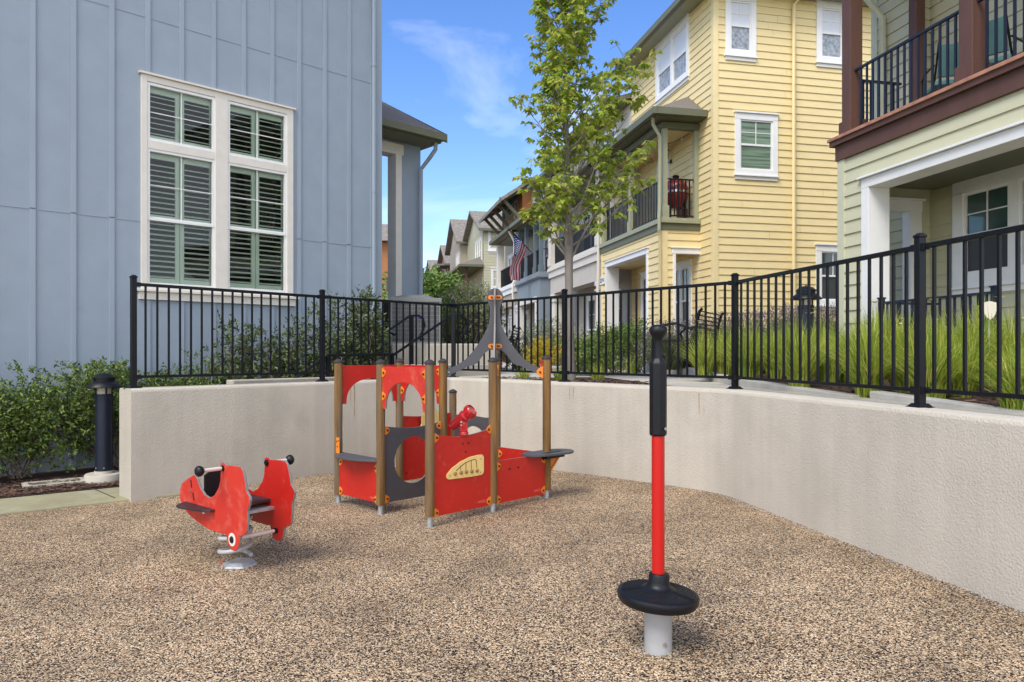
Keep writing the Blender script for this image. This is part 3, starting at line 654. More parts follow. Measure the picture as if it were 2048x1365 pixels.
# telescope on the front panel
F = FP; a, z = hit(640+770/2.676, 560+830/2.676, F, 0); c = F(a, 0, z)
mb = MB(); mb.lathe(c, [(.042, -.005), (.042, .018), (.036, .03)], 16); mb.lathe(c, [(.030, .02), (.030, .045), (.034, .07), (.034, .13), (.028, .15)], 12)
mb.box(Frame((c.x, c.y, c.z), (1, 0), (0, 1)), -.034, .034, -.028, .028, .03, .125); tel = mb.build('telescope', M['redplastic'], play, smooth=True, bevel=.004)
Ax = Vector((.70, -.30, .60)).normalized(); Pm = c+Vector((-.002, .0, .160)); T = Ax.to_track_quat('Z', 'Y').to_matrix()
mb = MB(); mb.lathe(Pm, [(.010, -.155), (.036, -.155), (.041, -.11), (.046, -.02), (.056, .0), (.058, .02), (.050, .028), (.050, .05), (.060, .058), (.062, .10), (.055, .112), (.050, .112), (.046, .100), (.004, .098)], 20, 0, T)
for k in range(14):
    t = 2*math.pi*k/14; u = T @ Vector((math.cos(t), math.sin(t), 0)); mb.beam(Pm+u*.060+Ax*.058, Pm+u*.062+Ax*.10, .006, .006)
    mb.beam(Pm+u*.040-Ax*.14, Pm+u*.046-Ax*.02, .005, .004)
mb.build('tube', M['redplastic'], tel, smooth=True)
mb = MB(); mb.lathe(Pm, [(.001, .099), (.040, .100), (.040, .103), (.001, .104)], 16, 0, T); mb.build('lens_cap', mat('pinkish_cap', (.42, .12, .10), .5, .2, 30), tel)
for t in (90, 210, 330): mb = MB(); u = T @ Vector((math.cos(R(t)), math.sin(R(t)), 0)); q = Pm+u*.027+Ax*.104; mb.tube([q, q+Ax*.004], .006, 8); mb.build('bolt', M['boltz'], tel)
mb = MB()
q = c+Vector((-.02, -.034, .12)); mb.tube([q, q+Vector((0, -.008, 0))], .009, 8); q = c+Vector((-.02, -.034, .09)); mb.tube([q, q+Vector((0, -.008, 0))], .007, 8)
mb.build('bolt', M['boltz'], tel)
# spire: two crossing grey boards
half = [(0, 95), (22, 100), (45, 112), (68, 132), (84, 160), (94, 190), (96, 208), (90, 230), (78, 262), (66, 290), (60, 320), (58, 350), (60, 420), (70, 500), (84, 540), (98, 570), (130, 635), (168, 700), (215, 770), (260, 830), (330, 905), (410, 960), (500, 1003), (560, 1030)]
inner = [(560, 1105), (470, 1065), (370, 1020), (310, 990), (235, 965), (215, 960), (195, 945), (150, 880), (115, 835), (70, 800), (0, 792)]
def zz(y): return CZ+(HY-(560+y/5.688))*7.29/FPX
sc_ = 7.29/FPX/5.688
def spire(A, B, nm):
    F, Ln = pframe(A, B); k = (Ln/2-.02)/(560*sc_)
    hs_ = lambda x: x*sc_*(k if x > 150 else 1+(k-1)*x/150)
    pts = [(Ln/2+hs_(x), zz(y)) for x, y in half]+[(Ln/2+hs_(x), zz(y)) for x, y in inner]
    pts += [(Ln/2-hs_(x), zz(y)) for x, y in inner[::-1][1:]]+[(Ln/2-hs_(x), zz(y)) for x, y in half[::-1][:-1]]
    return F, Ln, pts
F, Ln, pts = spire((1, 1), (0, 2), '')
# nudged in front of the post faces
mb = MB(); mb.prism(F, pts, -TH/2, TH/2, (), 0, 1); s1 = mb.build('spire_board', [M['greyp'], M['panel_edge']], play, fix=True)
clip(F, Ln-.02, zz(1050), -1, TH/2, s1, s=1.5)
mb = MB(); c = F(.06, TH/2, zz(1050)); mb.tube([c, c+F.b*.004], .008, 8); mb.build('bolt', M['boltz'], s1)
for y in (203, 755):
    for sgn in (-1, 1):
        mb = MB(); c0 = F(Ln/2+sgn*.012, TH/2, zz(y)); pts2 = [(Ln/2+sgn*.008, zz(y)-.023), (Ln/2+sgn*.05, zz(y)-.023), (Ln/2+sgn*.066, zz(y)-.014), (Ln/2+sgn*.070, zz(y)), (Ln/2+sgn*.066, zz(y)+.014), (Ln/2+sgn*.05, zz(y)+.023), (Ln/2+sgn*.008, zz(y)+.023)]
        mb.prism(F, pts2, TH/2, TH/2+.008); b_ = mb.build('bracket', M['orangep'], s1, fix=True)
        mb = MB(); mb = MB()
mb = MB()
for y in (203, 755):
    for x in (-.033, .027, .045): c = F(Ln/2+x, TH/2+.008, zz(y)); mb.tube([c, c+F.b*.008], .0105, 8)
mb.build('bolt', M['bolt'], s1)
F2, Ln2, pts = spire((0, 1), (1, 2), ''); mb = MB(); mb.prism(F2, pts, -TH/2, TH/2, (), 0, 1); s2 = mb.build('spire_board', [M['greyp'], M['panel_edge']], play, fix=True)
F, Ln = pframe((0, 1), (0, 2)); mb = MB(); c = ph(1, 2); FQ = Frame((c.x, c.y), (1, 0), (0, -1)); mb.prism(FQ, [(-.02, 1.25), (.02, 1.25), (.02, 1.37), (-.02, 1.37)], .042, .048); mb.build('bracket', M['orangep'], play, fix=True)

# ============================================================ SPRING RIDER
rb = Vector((-1.96, 5.14, 0)); rider = empty('spring_rider', rb, 'red two panelled spring rider with black knobs on a white coil spring', 'spring rider')
la = Vector((-.76, .65)); lt = Vector((.65, .76)).normalized(); RF = Frame((-1.908, 4.935), la, (-lt.x, -lt.y)); SEP = .335
ol = [(300, 352), (240, 385), (170, 440), (150, 510), (148, 590), (165, 640), (185, 690), (230, 745), (290, 800), (360, 855), (440, 905), (560, 945), (618, 958), (625, 1000), (640, 1060), (665, 1110), (700, 1127), (735, 1100), (748, 1050), (755, 990), (768, 970), (800, 965), (825, 930), (832, 850), (832, 720), (850, 660), (858, 610), (852, 580), (835, 550), (820, 520), (812, 460), (800, 380), (785, 310), (765, 275), (700, 262), (620, 258), (600, 235), (580, 228), (564, 245), (563, 330), (558, 420), (540, 490), (500, 560), (450, 592), (400, 560), (355, 490), (325, 400)]
def rp(x, y, off=0): return hit(330+x/5.057, 880+y/5.057, RF, off)
poly = [rp(x, y) for x, y in ol]
def lobes(): return poly
for k, m_ in ((0, 'redfade'), (1, 'red')):
    mb = MB(); mb.prism(RF, poly, -.018-k*SEP, -k*SEP, (), 0, 1); o = mb.build('side_panel', [M[m_], M['panel_edge']], rider, fix=True, bevel=.002)
    if k == 0: sp0 = o
    else: sp1 = o
mb = MB()
for x0, y0, x1, y1 in ((262, 405, 270, 485), (282, 535, 295, 610)):
    p, q = RF(*[*rp(x0, y0)][:1], .001, rp(x0, y0)[1]), RF(rp(x1, y1)[0], .001, rp(x1, y1)[1]); mb.beam(p, q, .014, .003, up=RF.b)
mb.build('slot', M['dark'], sp0)
mb = MB(); a, z = rp(260, 515); c = RF(a, 0, z); mb.tube([c, c+RF.b*.005], .009, 8); mb.build('bolt', M['boltz'], sp0)
a, z = rp(680, 1010); c = RF(a, 0, z)
mb = MB(); mb.tube([c, c+RF.b*.003], .045, 24); mb.build('eye_ring', M['cream'], sp0)
mb = MB(); mb.tube([c+RF.b*.003, c+RF.b*.010, c+RF.b*.014], [.025, .022, .01], 14); mb.build('bolt', M['blackp'], sp0, smooth=True)
mb = MB(); mb.tube([c-RF.b*.018, c-RF.b*SEP], .0125, 10); mb.build('cross_bar', M['palebar'], rider, smooth=True)
mb = MB(); q = c-RF.b*SEP; mb.tube([q+RF.b*.02, q], .02, 10); mb.build('bolt', M['blackp'], sp1)
a, z = rp(588, 288)
for s, pan in ((1, 0), (-1, 1)):
    c = RF(a, 0 if s > 0 else -SEP-.018, z); e = c+RF.b*s*.15; mb = MB(); mb.tube([c, e], .0135, 10); hb = mb.build('handle_bar', M['palebar'], rider, smooth=True)
    mb = MB(); mb.tube([c, c+RF.b*s*.015], .02, 10); mb.build('collar', M['blackp'], hb)
    T = (RF.b*s).to_track_quat('Z', 'Y').to_matrix(); mb = MB(); mb.lathe(e, [(.015, -.012), (.030, 0), (.038, .016), (.036, .030), (.025, .041), (.006, .046)], 18, 0, T); mb.build('knob', M['blackp'], hb, smooth=True)
mb = MB(); q = RF(a, -SEP, z); mb.tube([q, q+RF.b*.012], .022, 12); mb.build('bolt', M['blackp'], sp1, smooth=True)
# back rest, seat, foot plates
a0, z0 = rp(500, 565); a1, z1 = rp(330, 360)
mb = MB(); mb.prism(Frame(tuple(RF(0, 0, 0)), (RF.b.x, RF.b.y), (RF.a.x, RF.a.y)), [(-SEP+.004, .44), (-.022, .44), (-.022, .615), (-.06, .64), (-SEP/2, .65), (-SEP+.05, .64), (-SEP+.004, .615)], a1-.06, a1-.045)
mb.build('backrest', M['blackp'], rider, fix=True, bevel=.003)
zs = rp(900, 640)[1]; ps = at(330+925/5.057, 880+655/5.057, 5.2)
mb = MB(); mb.box(RF, .065, .52, -SEP, -.019, .430, .448); mb.build('seat', M['footr'], rider, bevel=.003)
for s in (1, -1):
    if s > 0: b0 = 0
    z = .385
    aA, aB = rp(505, 720)[0], rp(225, 700)[0]
    S = [(aA, 0), (aA, .035), (aA+.06, .07), (aB-.12, .12), (aB-.06, .11), (aB-.02, .07), (aB+.02, 0)] if s > 0 else [(aA, -SEP-.018), (aA, -SEP-.05), (aA+.06, -SEP-.10), (aB-.08, -SEP-.17), (aB, -SEP-.15), (aB, -SEP-.018)]
    mb = MB(); n = len(S); mb.v = [tuple(RF(a_, b_, zq)) for zq in (z, z+.016) for a_, b_ in S]; mb.f = [tuple(range(n)), tuple(range(n, 2*n))]+[(i, (i+1) % n, n+(i+1) % n, n+i) for i in range(n)]; mb.m = [0]*len(mb.f)
    mb.build('foot_plate', M['footr'], rider, fix=True, bevel=.002)
    mb = MB(); c = RF(aA+.06, .05 if s > 0 else -SEP-.06, z-.012); mb.tube([c, c+Vector((0, 0, .012))], .012, 8); mb.build('bolt', M['galv'], rider)
# coil spring and base
mb = MB(); cx_, cy_ = rb.x, rb.y; pts = []
for k in range(141):
    t = k/140; r_ = .104; a_ = 2*math.pi*3.3*t+.5; pts.append((cx_+r_*math.cos(a_), cy_+r_*math.sin(a_), .055+.31*t))
mb.tube(pts, .0155, 10); mb.build('coil_spring', M['greym'], rider, smooth=True)
mb = MB(); mb.lathe((cx_+.03, cy_, 0), [(.128, -.01), (.120, .010), (.080, .028)], 6); mb.build('base_plate', M['galv'], rider, bevel=.003)
mb = MB(); mb.lathe((cx_, cy_, .36), [(.11, 0), (.11, .012)], 16); mb.box(RF, .02, .2, -SEP, -.018, .375, .395); mb.build('top_plate', M['galv'], rider)
mb = MB(); mb.lathe((cx_-.105, cy_+.02, 0), [(.025, 0), (.025, .02)], 8); mb.build('clamp', M['rust'], rider)

# ============================================================ STANDING SPINNER
g0 = ground(1322, 1312); SX, SY = g0.x, g0.y+.068; sg = g0.z
spin = empty('standing_spinner', (SX, SY, sg), 'standing spinner with red pole, black grip and black round footplate in the foreground', 'spinner')
def zpx(y, D=SY): return CZ+(HY-y)*D/FPX
c0 = (SX, SY, 0)
mb = MB(); mb.lathe(c0, [(.0665, sg-.05), (.0665, zpx(1205))], 32); bp_ = mb.build('base_pipe', M['greym'], spin, smooth=True)
c = at(1330, 1290, SY-.068); mb = MB(); mb.tube([c, c+Vector((.002, -.007, 0))], .009, 10); mb.build('bolt', M['boltz'], bp_)
zr = zpx(1186); tilt = Matrix.Rotation(R(3.5), 3, 'Y')
mb = MB(); k0 = len(mb.v)
prof = [(.02, -.045), (.16, -.048), (.185, -.045), (.195, -.030), (.198, -.008), (.194, .003), (.185, .008)]
for r_ in (.17, .15, .13, .11, .09): prof.append((r_, .008+(.185-r_)*.14))
prof += [(.075, .026), (.062, .034), (.055, .045), (.051, .060), (.050, .088), (.046, .096), (.034, .098)]
mb.lathe((SX, SY, zr), prof, 48, 0, tilt)
ft = mb.build('footplate', M['blackp'], spin, smooth=True)
mb = MB()     # raised studs and dividing ridges on the footplate
for ix in range(-13, 14):
    for iy in range(-13, 14):
        x, y = (ix+.5*(iy % 2))*.0140, iy*.0125; r_ = math.hypot(x, y)
        if .085 < r_ < .178:
            z = .010+(.185-r_)*.14; s_ = .0048; h = .003
            p = [tilt @ Vector(v) for v in ((x-s_, y, z-.002), (x, y-s_, z-.002), (x+s_, y, z-.002), (x, y+s_, z-.002), (x, y, z+h))]
            p = [q+Vector((SX, SY, zr)) for q in p]; mb.add(p, [(0, 1, 4), (1, 2, 4), (2, 3, 4), (3, 0, 4)])
for t in (-36, 84, 186, 318):
    a = Vector((math.cos(R(t)), math.sin(R(t)), 0)); p, q = [tilt @ (a*r_+Vector((0, 0, .010+(.185-r_)*.14))) for r_ in (.066, .184)]; mb.beam(p+Vector((SX, SY, zr)), q+Vector((SX, SY, zr)), .005, .006)
mb.build('tread', M['blackp'], ft)
mb = MB(); mb.lathe(c0, [(.0315, zr+.05), (.0315, zpx(868))], 28); mb.build('pole', M['redpaint'], spin, smooth=True)
mb = MB(); mb.lathe(c0, [(.038, zpx(872)), (.0425, zpx(868)), (.0425, zpx(729)), (.041, zpx(726)), (.024, zpx(716))], 8); mb.build('grip_sleeve', M['blackp'], spin, bevel=.004)
mb = MB(); gp = [(.0225, zpx(722)), (.0215, zpx(714)), (.0205, zpx(700)), (.0205, zpx(684)), (.023, zpx(678)), (.036, zpx(671)), (.0435, zpx(664)), (.0425, zpx(657)), (.033, zpx(652)), (.018, zpx(650)), (.004, zpx(649.5))]
mb.lathe(c0, gp, 32); gr = mb.build('grip', M['blackp'], spin, smooth=True)
c = at(1331, 858, SY-.040); mb = MB(); mb.tube([c, c+Vector((.001, -.005, 0))], .0075, 10); mb.build('bolt', M['boltz'], gr)

# ============================================================ BLUE HOUSE (left)
ba = lambda px, py, off=0: hit(px, py, BF, off)
blue = empty('blue_house', (*W0, 0), 'blue grey board and batten house with a tall white framed shuttered window at the left', 'house')
wl, wt = ba(281, 148); wr, _ = ba(585, 222); _, wb = ba(281, 578); aE = ba(760, 500)[0]
AL = -9.0
op = (wl+.04, wr-.04, wb+.04, wt-.04); ZB, ZH = 0.0, 8.6
mb = MB(); flat(mb, BF, AL, aE, ZB, ZH, [op], .14, 0); mb.box(BF, AL, aE, -6.0, -5.86, ZB, ZH); mb.box(BF, aE-.14, aE, -5.8, -.14, ZB, ZH); mb.box(BF, AL, AL+.14, -5.8, -.14, ZB, ZH)
mb.box(BF, AL+.2, aE-.2, -5.8, -.8, ZH-.2, ZH-.1)
mb.build('wall', M['blue'], blue)
mb = MB(); sp = .437; k = -20; zf = ba(281, 443)[1]
while True:
    a = -.348+sp*k; k += 1
    if a > aE-.05: break
    if a < AL: continue
    segs = [(ZB, zf-.006), (zf+.010, ZH)] if not (op[0]-.05 < a < op[1]+.05) else [(ZB, wb-.13), (wt+.02, ZH)]
    for s0, s1 in segs: mb.box(BF, a-.032, a+.032, .0, .020, s0, s1)
mb.build('battens', M['bluetrim'], blue, bevel=.002)
mb = MB()
for p, q in subtract(AL, aE, [(wl-.01, wr+.01)]): mb.box(BF, p, q, 0, .006, zf-.003, zf+.003)
zf2 = zf+2.75
mb.box(BF, AL, aE, 0, .006, zf2-.003, zf2+.003); mb.build('flashing', M['bluetrim'], blue)
mb = MB(); mb.box(BF, aE-.10, aE+.024, .0, .024, ZB, ZH); mb.build('corner_board', M['bluetrim'], blue)
mb = MB(); p = BF(aE-.155, .055, 0); mb.tube([(p.x, p.y, .3), (p.x, p.y, ZH)], .035, 8)
for z in (2.1, 4.2, 6.3): mb.lathe((p.x, p.y, z), [(.042, -.02), (.042, .02)], 8)
mb.build('downspout', M['bluetrim'], blue, smooth=True)
mb = MB(); mb.box(BF, AL-.4, aE+.45, -6.3, .45, ZH, ZH+.18); mb.build('roof_eave', M['olive'], blue)
# big four light window
gl1, gr1 = ba(299, 200)[0], ba(424, 200)[0]; gl2, gr2 = ba(459, 300)[0], ba(568, 300)[0]
zt1, zt0 = ba(299, 171)[1], ba(299, 276)[1]; zm1, zmr, zm0 = ba(299, 303)[1], ba(299, 437)[1], ba(299, 565)[1]
mb = MB(); th = .034
A0, A1 = wl, wr
def fb(a0, a1, z0, z1, b1=th): mb.box(BF, a0, a1, -.06, b1, z0, z1)
fb(A0, gl1-.035, wb, wt); fb(gr2+.035, A1, wb, wt); fb(gl1-.035, gr2+.035, zt1+.04, wt, th-.002); fb(gl1-.035, gr2+.035, wb, zm0-.045, th-.002)
fb(gr1+.035, gl2-.035, zm0-.045, zt1+.04, th+.003); fb(gl1-.035, gr1+.035, zm1+.035, zt0-.035, th-.004); fb(gl2-.035, gr2+.035, zm1+.035, zt0-.035, th-.004)
win = mb.build('window', M['cream'], blue, bevel=.004)
mb = MB(); mb.box(BF, A0-.03, A1+.03, .0, .065, wt+.002, wt+.028); mb.build('head_cap', M['cream'], win)
mb = MB(); mb.box(BF, A0-.07, A1+.07, .0, .085, wb-.035, wb-.002); mb.box(BF, A0-.03, A1+.03, .0, .045, wb-.14, wb-.036); mb.build('sill', M['cream'], win, bevel=.003)
mb = MB()
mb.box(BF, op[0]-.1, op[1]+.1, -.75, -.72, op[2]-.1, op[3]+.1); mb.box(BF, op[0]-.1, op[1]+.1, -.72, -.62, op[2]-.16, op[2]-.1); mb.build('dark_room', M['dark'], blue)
for g0_, g1_ in ((gl1, gr1), (gl2, gr2)):
    for (z0, z1, kind) in ((zt0, zt1, 't'), (zmr+.01, zm1, 'u'), (zm0, zmr-.01, 'l')):
        s = MB(); e = .035; f0 = -.05; f1 = .022 if kind != 'l' else .012
        for x0, x1, y0, y1 in ((g0_-e, g0_, z0-e, z1+e), (g1_, g1_+e, z0-e, z1+e), (g0_, g1_, z1, z1+e), (g0_, g1_, z0-e, z0)): s.box(BF, x0, x1, f0, f1-(.001 if y1-y0 < .1 else 0), y0, y1)
        if kind != 'l':
            xm, ym = (g0_+g1_)/2, (z0+z1)/2; s.box(BF, xm-.007, xm+.007, -.018, -.010, z0, z1); s.box(BF, g0_, g1_, -.0175, -.0105, ym-.006, ym+.006)
        s.build('sash', M['white'], win)
        g = MB(); g.quad(BF(g0_, -.02, z0), BF(g1_, -.02, z0), BF(g1_, -.02, z1), BF(g0_, -.02, z1)); g.build('pane', M['glass'], win)
        # plantation shutters behind the pane
        sh = MB(); xm = (g0_+g1_)/2; b0, b1 = -.105, -.075; st = .055
        zz0, zz1 = z0-.03, z1+.03
        for x0, x1 in ((g0_-.05, xm-.004), (xm+.004, g1_+.05)):
            sh.box(BF, x0, x0+st, b0, b1, zz0, zz1); sh.box(BF, x1-st, x1, b0, b1, zz0, zz1)
            sh.box(BF, x0+st, x1-st, b0, b1-.001, zz0, zz0+(.09 if kind != 'l' else .10)); sh.box(BF, x0+st, x1-st, b0, b1-.001, zz1-(.10 if kind != 'l' else .045), zz1)
            z = zz0+.12
            while z < zz1-(.13 if kind != 'l' else .06):
                sh.add([BF(a, b, zq) for a, b, zq in ((x0+st, -.112, z+.008), (x1-st, -.112, z+.008), (x1-st, -.068, z-.012), (x0+st, -.068, z-.012), (x0+st, -.112, z+.016), (x1-st, -.112, z+.016), (x1-st, -.068, z-.004), (x0+st, -.068, z-.004))], [(0, 1, 2, 3), (4, 5, 6, 7), (3, 2, 6, 7), (0, 1, 5, 4)])
                z += .072
        sh.build('shutter', M['shutter'], win)
# porch behind the blue wall
OB = -1.05
porch = BF
pa = lambda px, py, off=OB: hit(px, py, BF, off)
c0_, c1_ = pa(790, 400)[0], pa(802, 400)[0]; a3 = pa(841, 400)[0]; zh0, zh1 = pa(803, 312)[1], pa(803, 291)[1]
zg = pa(888, 273, OB+.45)[1]; mb = MB(); flat(mb, BF, c1_, a3, .9, zg-.13, (), .25, OB); flat(mb, BF, aE-.6, c1_, zh1-.02, zg-.13, (), .25, OB-.003); mb.build('porch_wall', M['blue'], blue)
mb = MB(); mb.box(BF, c0_, c1_, OB-.25, OB+.03, .9, zh0+.01); mb.box(BF, aE-.6, c1_+.04, OB-.25, OB+.034, zh0, zh1); mb.build('porch_opening_trim', M['cream'], blue, bevel=.004)
mb = MB(); p = BF(a3-.05, OB+.08, 0); zg = pa(888, 273, OB+.45)[1]
mb.tube([(p.x, p.y, 1.3), (p.x, p.y, zg-.62), BF(a3+.03, OB+.25, zg-.42), BF(a3+.06, OB+.40, zg-.28), BF(a3+.06, OB+.42, zg-.12)], .042, 8); mb.build('porch_downspout', M['bluetrim'], blue, smooth=True)
aR = pa(886, 270, OB+.5)[0]
mb = MB()
def BFp(a, b, z): return BF(a, b, z)
y0, y1 = OB+.5, OB-3.2; rise = 2.0
mb.add([BF(a, b, z) for a in (aE-.5, aR) for b, z in ((y0, zg), (y0, zg+.03), (y1, zg+rise+.03), (y1, zg+rise))], [(0, 1, 2, 3), (4, 5, 6, 7), (0, 1, 5, 4), (1, 2, 6, 5), (0, 3, 7, 4)])
mb.build('porch_roof', M['shingle'], blue, fix=True)
mb = MB(); mb.box(BF, aE-.5, aR, y0-.02, y0+.10, zg-.13, zg-.005); mb.add([BF(a, b, z) for a in (aR, aR+.03) for b, z in ((y0+.10, zg-.005), (y0+.10, zg-.17), (y1, zg+rise-.17), (y1, zg+rise+.02))], [(0, 1, 2, 3), (4, 5, 6, 7), (0, 1, 5, 4), (1, 2, 6, 5), (0, 3, 7, 4)])
mb.build('gutter', M['olive'], blue, fix=True)
mb = MB(); mb.box(BF, aE-.5, aR-.02, OB-.5, y0-.02, zg-.16, zg-.13); mb.build('soffit', M['olive'], blue)

# ============================================================ STREET OF TOWNHOUSES (right)
U = Vector((-.2116, .9773)); V = Vector((.9773, .2116)); C0 = Vector((4.74, 17))
def SF(P): o = C0+V*P; return Frame((o.x, o.y), U, -V)           # street facing plane; a = q along the street, outward towards the street
def NF(Q): o = C0+U*Q; return Frame((o.x, o.y), V, -U)           # plane facing us; a = p, outward towards us
sf = lambda px, py, P: hit(px, py, SF(P))
nf = lambda px, py, Q: hit(px, py, NF(Q))
def wq(px, P): return sf(px, HY, P)[0]
def QP(q, p, z): w_ = C0+U*q+V*p; return Vector((w_.x, w_.y, z))
def railing(parent, F, a0, a1, z0, z1, b=-.05, step=.115, m='navy', name='railing', pick=.011):
    mb = MB(); mb.box(F, a0, a1, b-.02, b+.02, z1-.03, z1); mb.box(F, a0, a1, b-.017, b+.017, z0, z0+.028); n = max(1, int(round((a1-a0)/step)))
    for k in range(1, n): x = a0+(a1-a0)*k/n; mb.box(F, x-pick, x+pick, b-.01, b+.01, z0+.028, z1-.03)
    return mb.build(name, M[m], parent)
def boxpart(name, m, parent, F, *bx, **k):
    mb = MB()
    for b_ in bx: mb.box(F, *b_)
    return mb.build(name, M[m], parent, **k)
def post(parent, F, a, b, z0, z1, w=.14, m='olivelt', base=.3):
    mb = MB(); h = w/2; mb.box(F, a-h, a+h, b-h, b+h, z0, z1)
    if base: mb.box(F, a-h-.03, a+h+.03, b-h-.03, b+h+.03, z0, z0+base)
    return mb.build('post', M[m], parent, bevel=.006)
def poly_part(name, m, parent, pts, faces, **k):
    mb = MB(); mb.add(pts, faces); return mb.build(name, M[m], parent, fix=True, **k)
def shed_hip(parent, q0, q1, Pw, Pe, z0, zr, m='shingle', gm='olive', hip=1.0, oh=.35, far=True):
    """lean-to roof over a bay, hipped at its near end, with gutter and soffit"""
    a = [QP(q0-oh, Pw, z0), QP(q0-oh, Pe, z0), QP(q1+oh, Pe, z0), QP(q1+oh, Pw, z0), QP(q0-oh+hip, Pw, zr), QP(q1+(oh-hip if far else oh), Pw, zr)]
    r = poly_part('bay_roof', m, parent, a, [(0, 1, 4), (1, 2, 5, 4), (2, 3, 5), (0, 1, 2, 3)])
    mb = MB(); F = SF(Pe); mb.box(F, q0-oh-.08, q1+oh, -.02, .10, z0-.15, z0+.01)
    F = NF(q0-oh); mb.box(F, Pe-.0, Pw, -.02, .10, z0-.15, z0+.01); mb.build('gutter', M[gm], parent)
    mb = MB(); mb.box(SF(Pe), q0-oh+.03, q1+oh-.03, -(Pw-Pe), -.03, z0-.17, z0-.14); mb.build('soffit', M['olive'], parent)
    return r

# ---------------------------------------------------------------- yellow house
yh = empty('yellow_house', QP(0, 0, 1.1), 'three storey yellow clapboard house with white windows and a corner balcony', 'house')
ZG, ZE = 1.1, 10.02
QN, QE, PB = .714, 5.15, -.98
S0, N0 = SF(0), NF(0)
uw = (wq(1380, 0), wq(1314, 0)); uz1 = sf(1380, 31, 0)[1]; uz0 = sf(1380, 151, 0)[1]
gw = (wq(1404, 0)+.05, wq(1338, 0)); gz1 = sf(1370, 500, 0)[1]+.1; gz0 = sf(1370, 640, 0)[1]
dw = (wq(1345, 0), wq(1322, 0)-.0)
door2 = (wq(1339, 0), wq(1316, 0), 4.62, 6.75)
mb = MB(); siding(mb, S0, .09, QE, ZG, ZE, [(uw[0]+.06, uw[1]-.06, uz0+.06, uz1-.06), (1.15, 2.35, 1.9, 3.75), (3.0, 4.3, 1.2, 3.75), (door2[0], door2[1], door2[2], door2[3])])
def nwin(x0, x1, y0, y1, Q=0): a0, z1 = nf(x0, y0, Q); a1, _ = nf(x1, y0, Q); _, z0 = nf((x0+x1)/2, y1, Q); return a0, a1, z0, z1
W = [nwin(1449.5, 1510.5, -12, 114), nwin(1631.5, 1692, 4, 128), nwin(1468.6, 1553.5, 226, 352), nwin(1630.6, 1700, 491, 612)]
siding(mb, N0, .09, 8.5, ZG, ZE, [(w_[0]+.06, w_[1]-.06, w_[2]+.06, w_[3]-.06) for w_ in W])
ww = mb.build('wall', M['yellow'], yh)
boxpart('inner_wall', 'yellow', yh, S0, (.2, QE, -8.4, -8.3, ZG, ZE), (.1, .16, -8.4, -.3, ZG, .2+ZG))
mb = MB(); mb.box(S0, .2, QE-.1, -.16, -.13, ZG, ZE); mb.box(N0, .2, 8.4, -.16, -.13, ZG, ZE); mb.box(S0, QE-.1, QE-.02, -8.3, -.15, ZG, ZE); mb.box(N0, 8.42, 8.5, -5, -.14, ZG, ZE); mb.build('wall_core', M['dark'], yh)
mb = MB(); mb.box(S0, -.03, .10, -.08, .03, ZG, ZE); mb.box(N0, .031, .10, -.08, .029, ZG, ZE); mb.build('corner_board', M['yellowtrim'], yh, bevel=.004)
window(N0, *W[0], yh, .13, upper='blind', lower='lace', apron=True)
window(N0, *W[1], yh, .13, upper='blind', lower='lace')
window(N0, *W[2], yh, .13, upper='greenshut', lower='greenshut', grid=(2, 2))
window(N0, *W[3], yh, .13, upper='win', lower='screen')
window(S0, uw[0], uw[1], uz0, uz1, yh, .13, units=2, upper='blind', lower='lace', grid=(1, 1), split=.47)
window(S0, 1.1, 2.4, 1.85, 3.8, yh, .12, units=2, upper='win', lower='screen', grid=(2, 1))
window(S0, 2.95, 4.35, 1.15, 3.8, yh, .12, units=1, upper='win', lower='win', grid=(2, 1), split=.75)
random.seed(5); mb = MB()
for k in range(46):
    z = 1.2+.178*random.randint(0, 49); a = random.uniform(.3, 6.5)
    if any(w_[0]-.1 < a < w_[1]+.1 and w_[2]-.2 < z < w_[3]+.2 for w_ in W): continue
    mb.add([N0(a+q, b, zq) for zq, b in ((z+.006, .0255), (z+.172, .0065)) for q in (-.003, .003)], [(0, 1, 3, 2)])
mb.build('board_joints', mat('darker_yellow_joint', (.42, .30, .12), .8), yh)  # butt joints between boards, drawn as thin strips of darker yellow
xd = nf(1584, 300, 0)[0]
mb = MB(); F = N0; mb.tube([F(xd, .08, ZG+.1), F(xd, .08, nf(1584, 14, 0)[1]), F(xd+.12, .12, nf(1600, 2, 0)[1]), F(xd+.32, .35, ZE-.02)], .043, 8); mb.build('downspout', M['yellowtrim'], yh, smooth=True)
# upper roof (hipped) with gutter and soffit
oh = .45
a = [QP(-oh, -oh, ZE+.12), QP(QE, -oh, ZE+.12), QP(QE, 9, ZE+.12), QP(-oh, 9, ZE+.12), QP(3.2, 3.6, ZE+1.9), QP(QE, 3.6, ZE+1.9), QP(3.2, 9, ZE+1.9)]
poly_part('roof', 'shingle', yh, a, [(0, 1, 5, 4), (0, 4, 6, 3), (0, 1, 2, 3)])
mb = MB(); mb.box(SF(-oh), -oh-.1, QE, -.02, .11, ZE-.02, ZE+.13); mb.box(NF(-oh), -oh-.1, 9, -.02, .11, ZE-.021, ZE+.129); mb.build('gutter', M['olive'], yh)
mb = MB(); mb.box(SF(-oh), -oh+.03, QE, -.55, -.03, ZE-.01, ZE+.02); mb.box(NF(-oh), .1, 9, -.55, -.03, ZE-.011, ZE+.019); mb.build('soffit', M['olivelt'], yh)
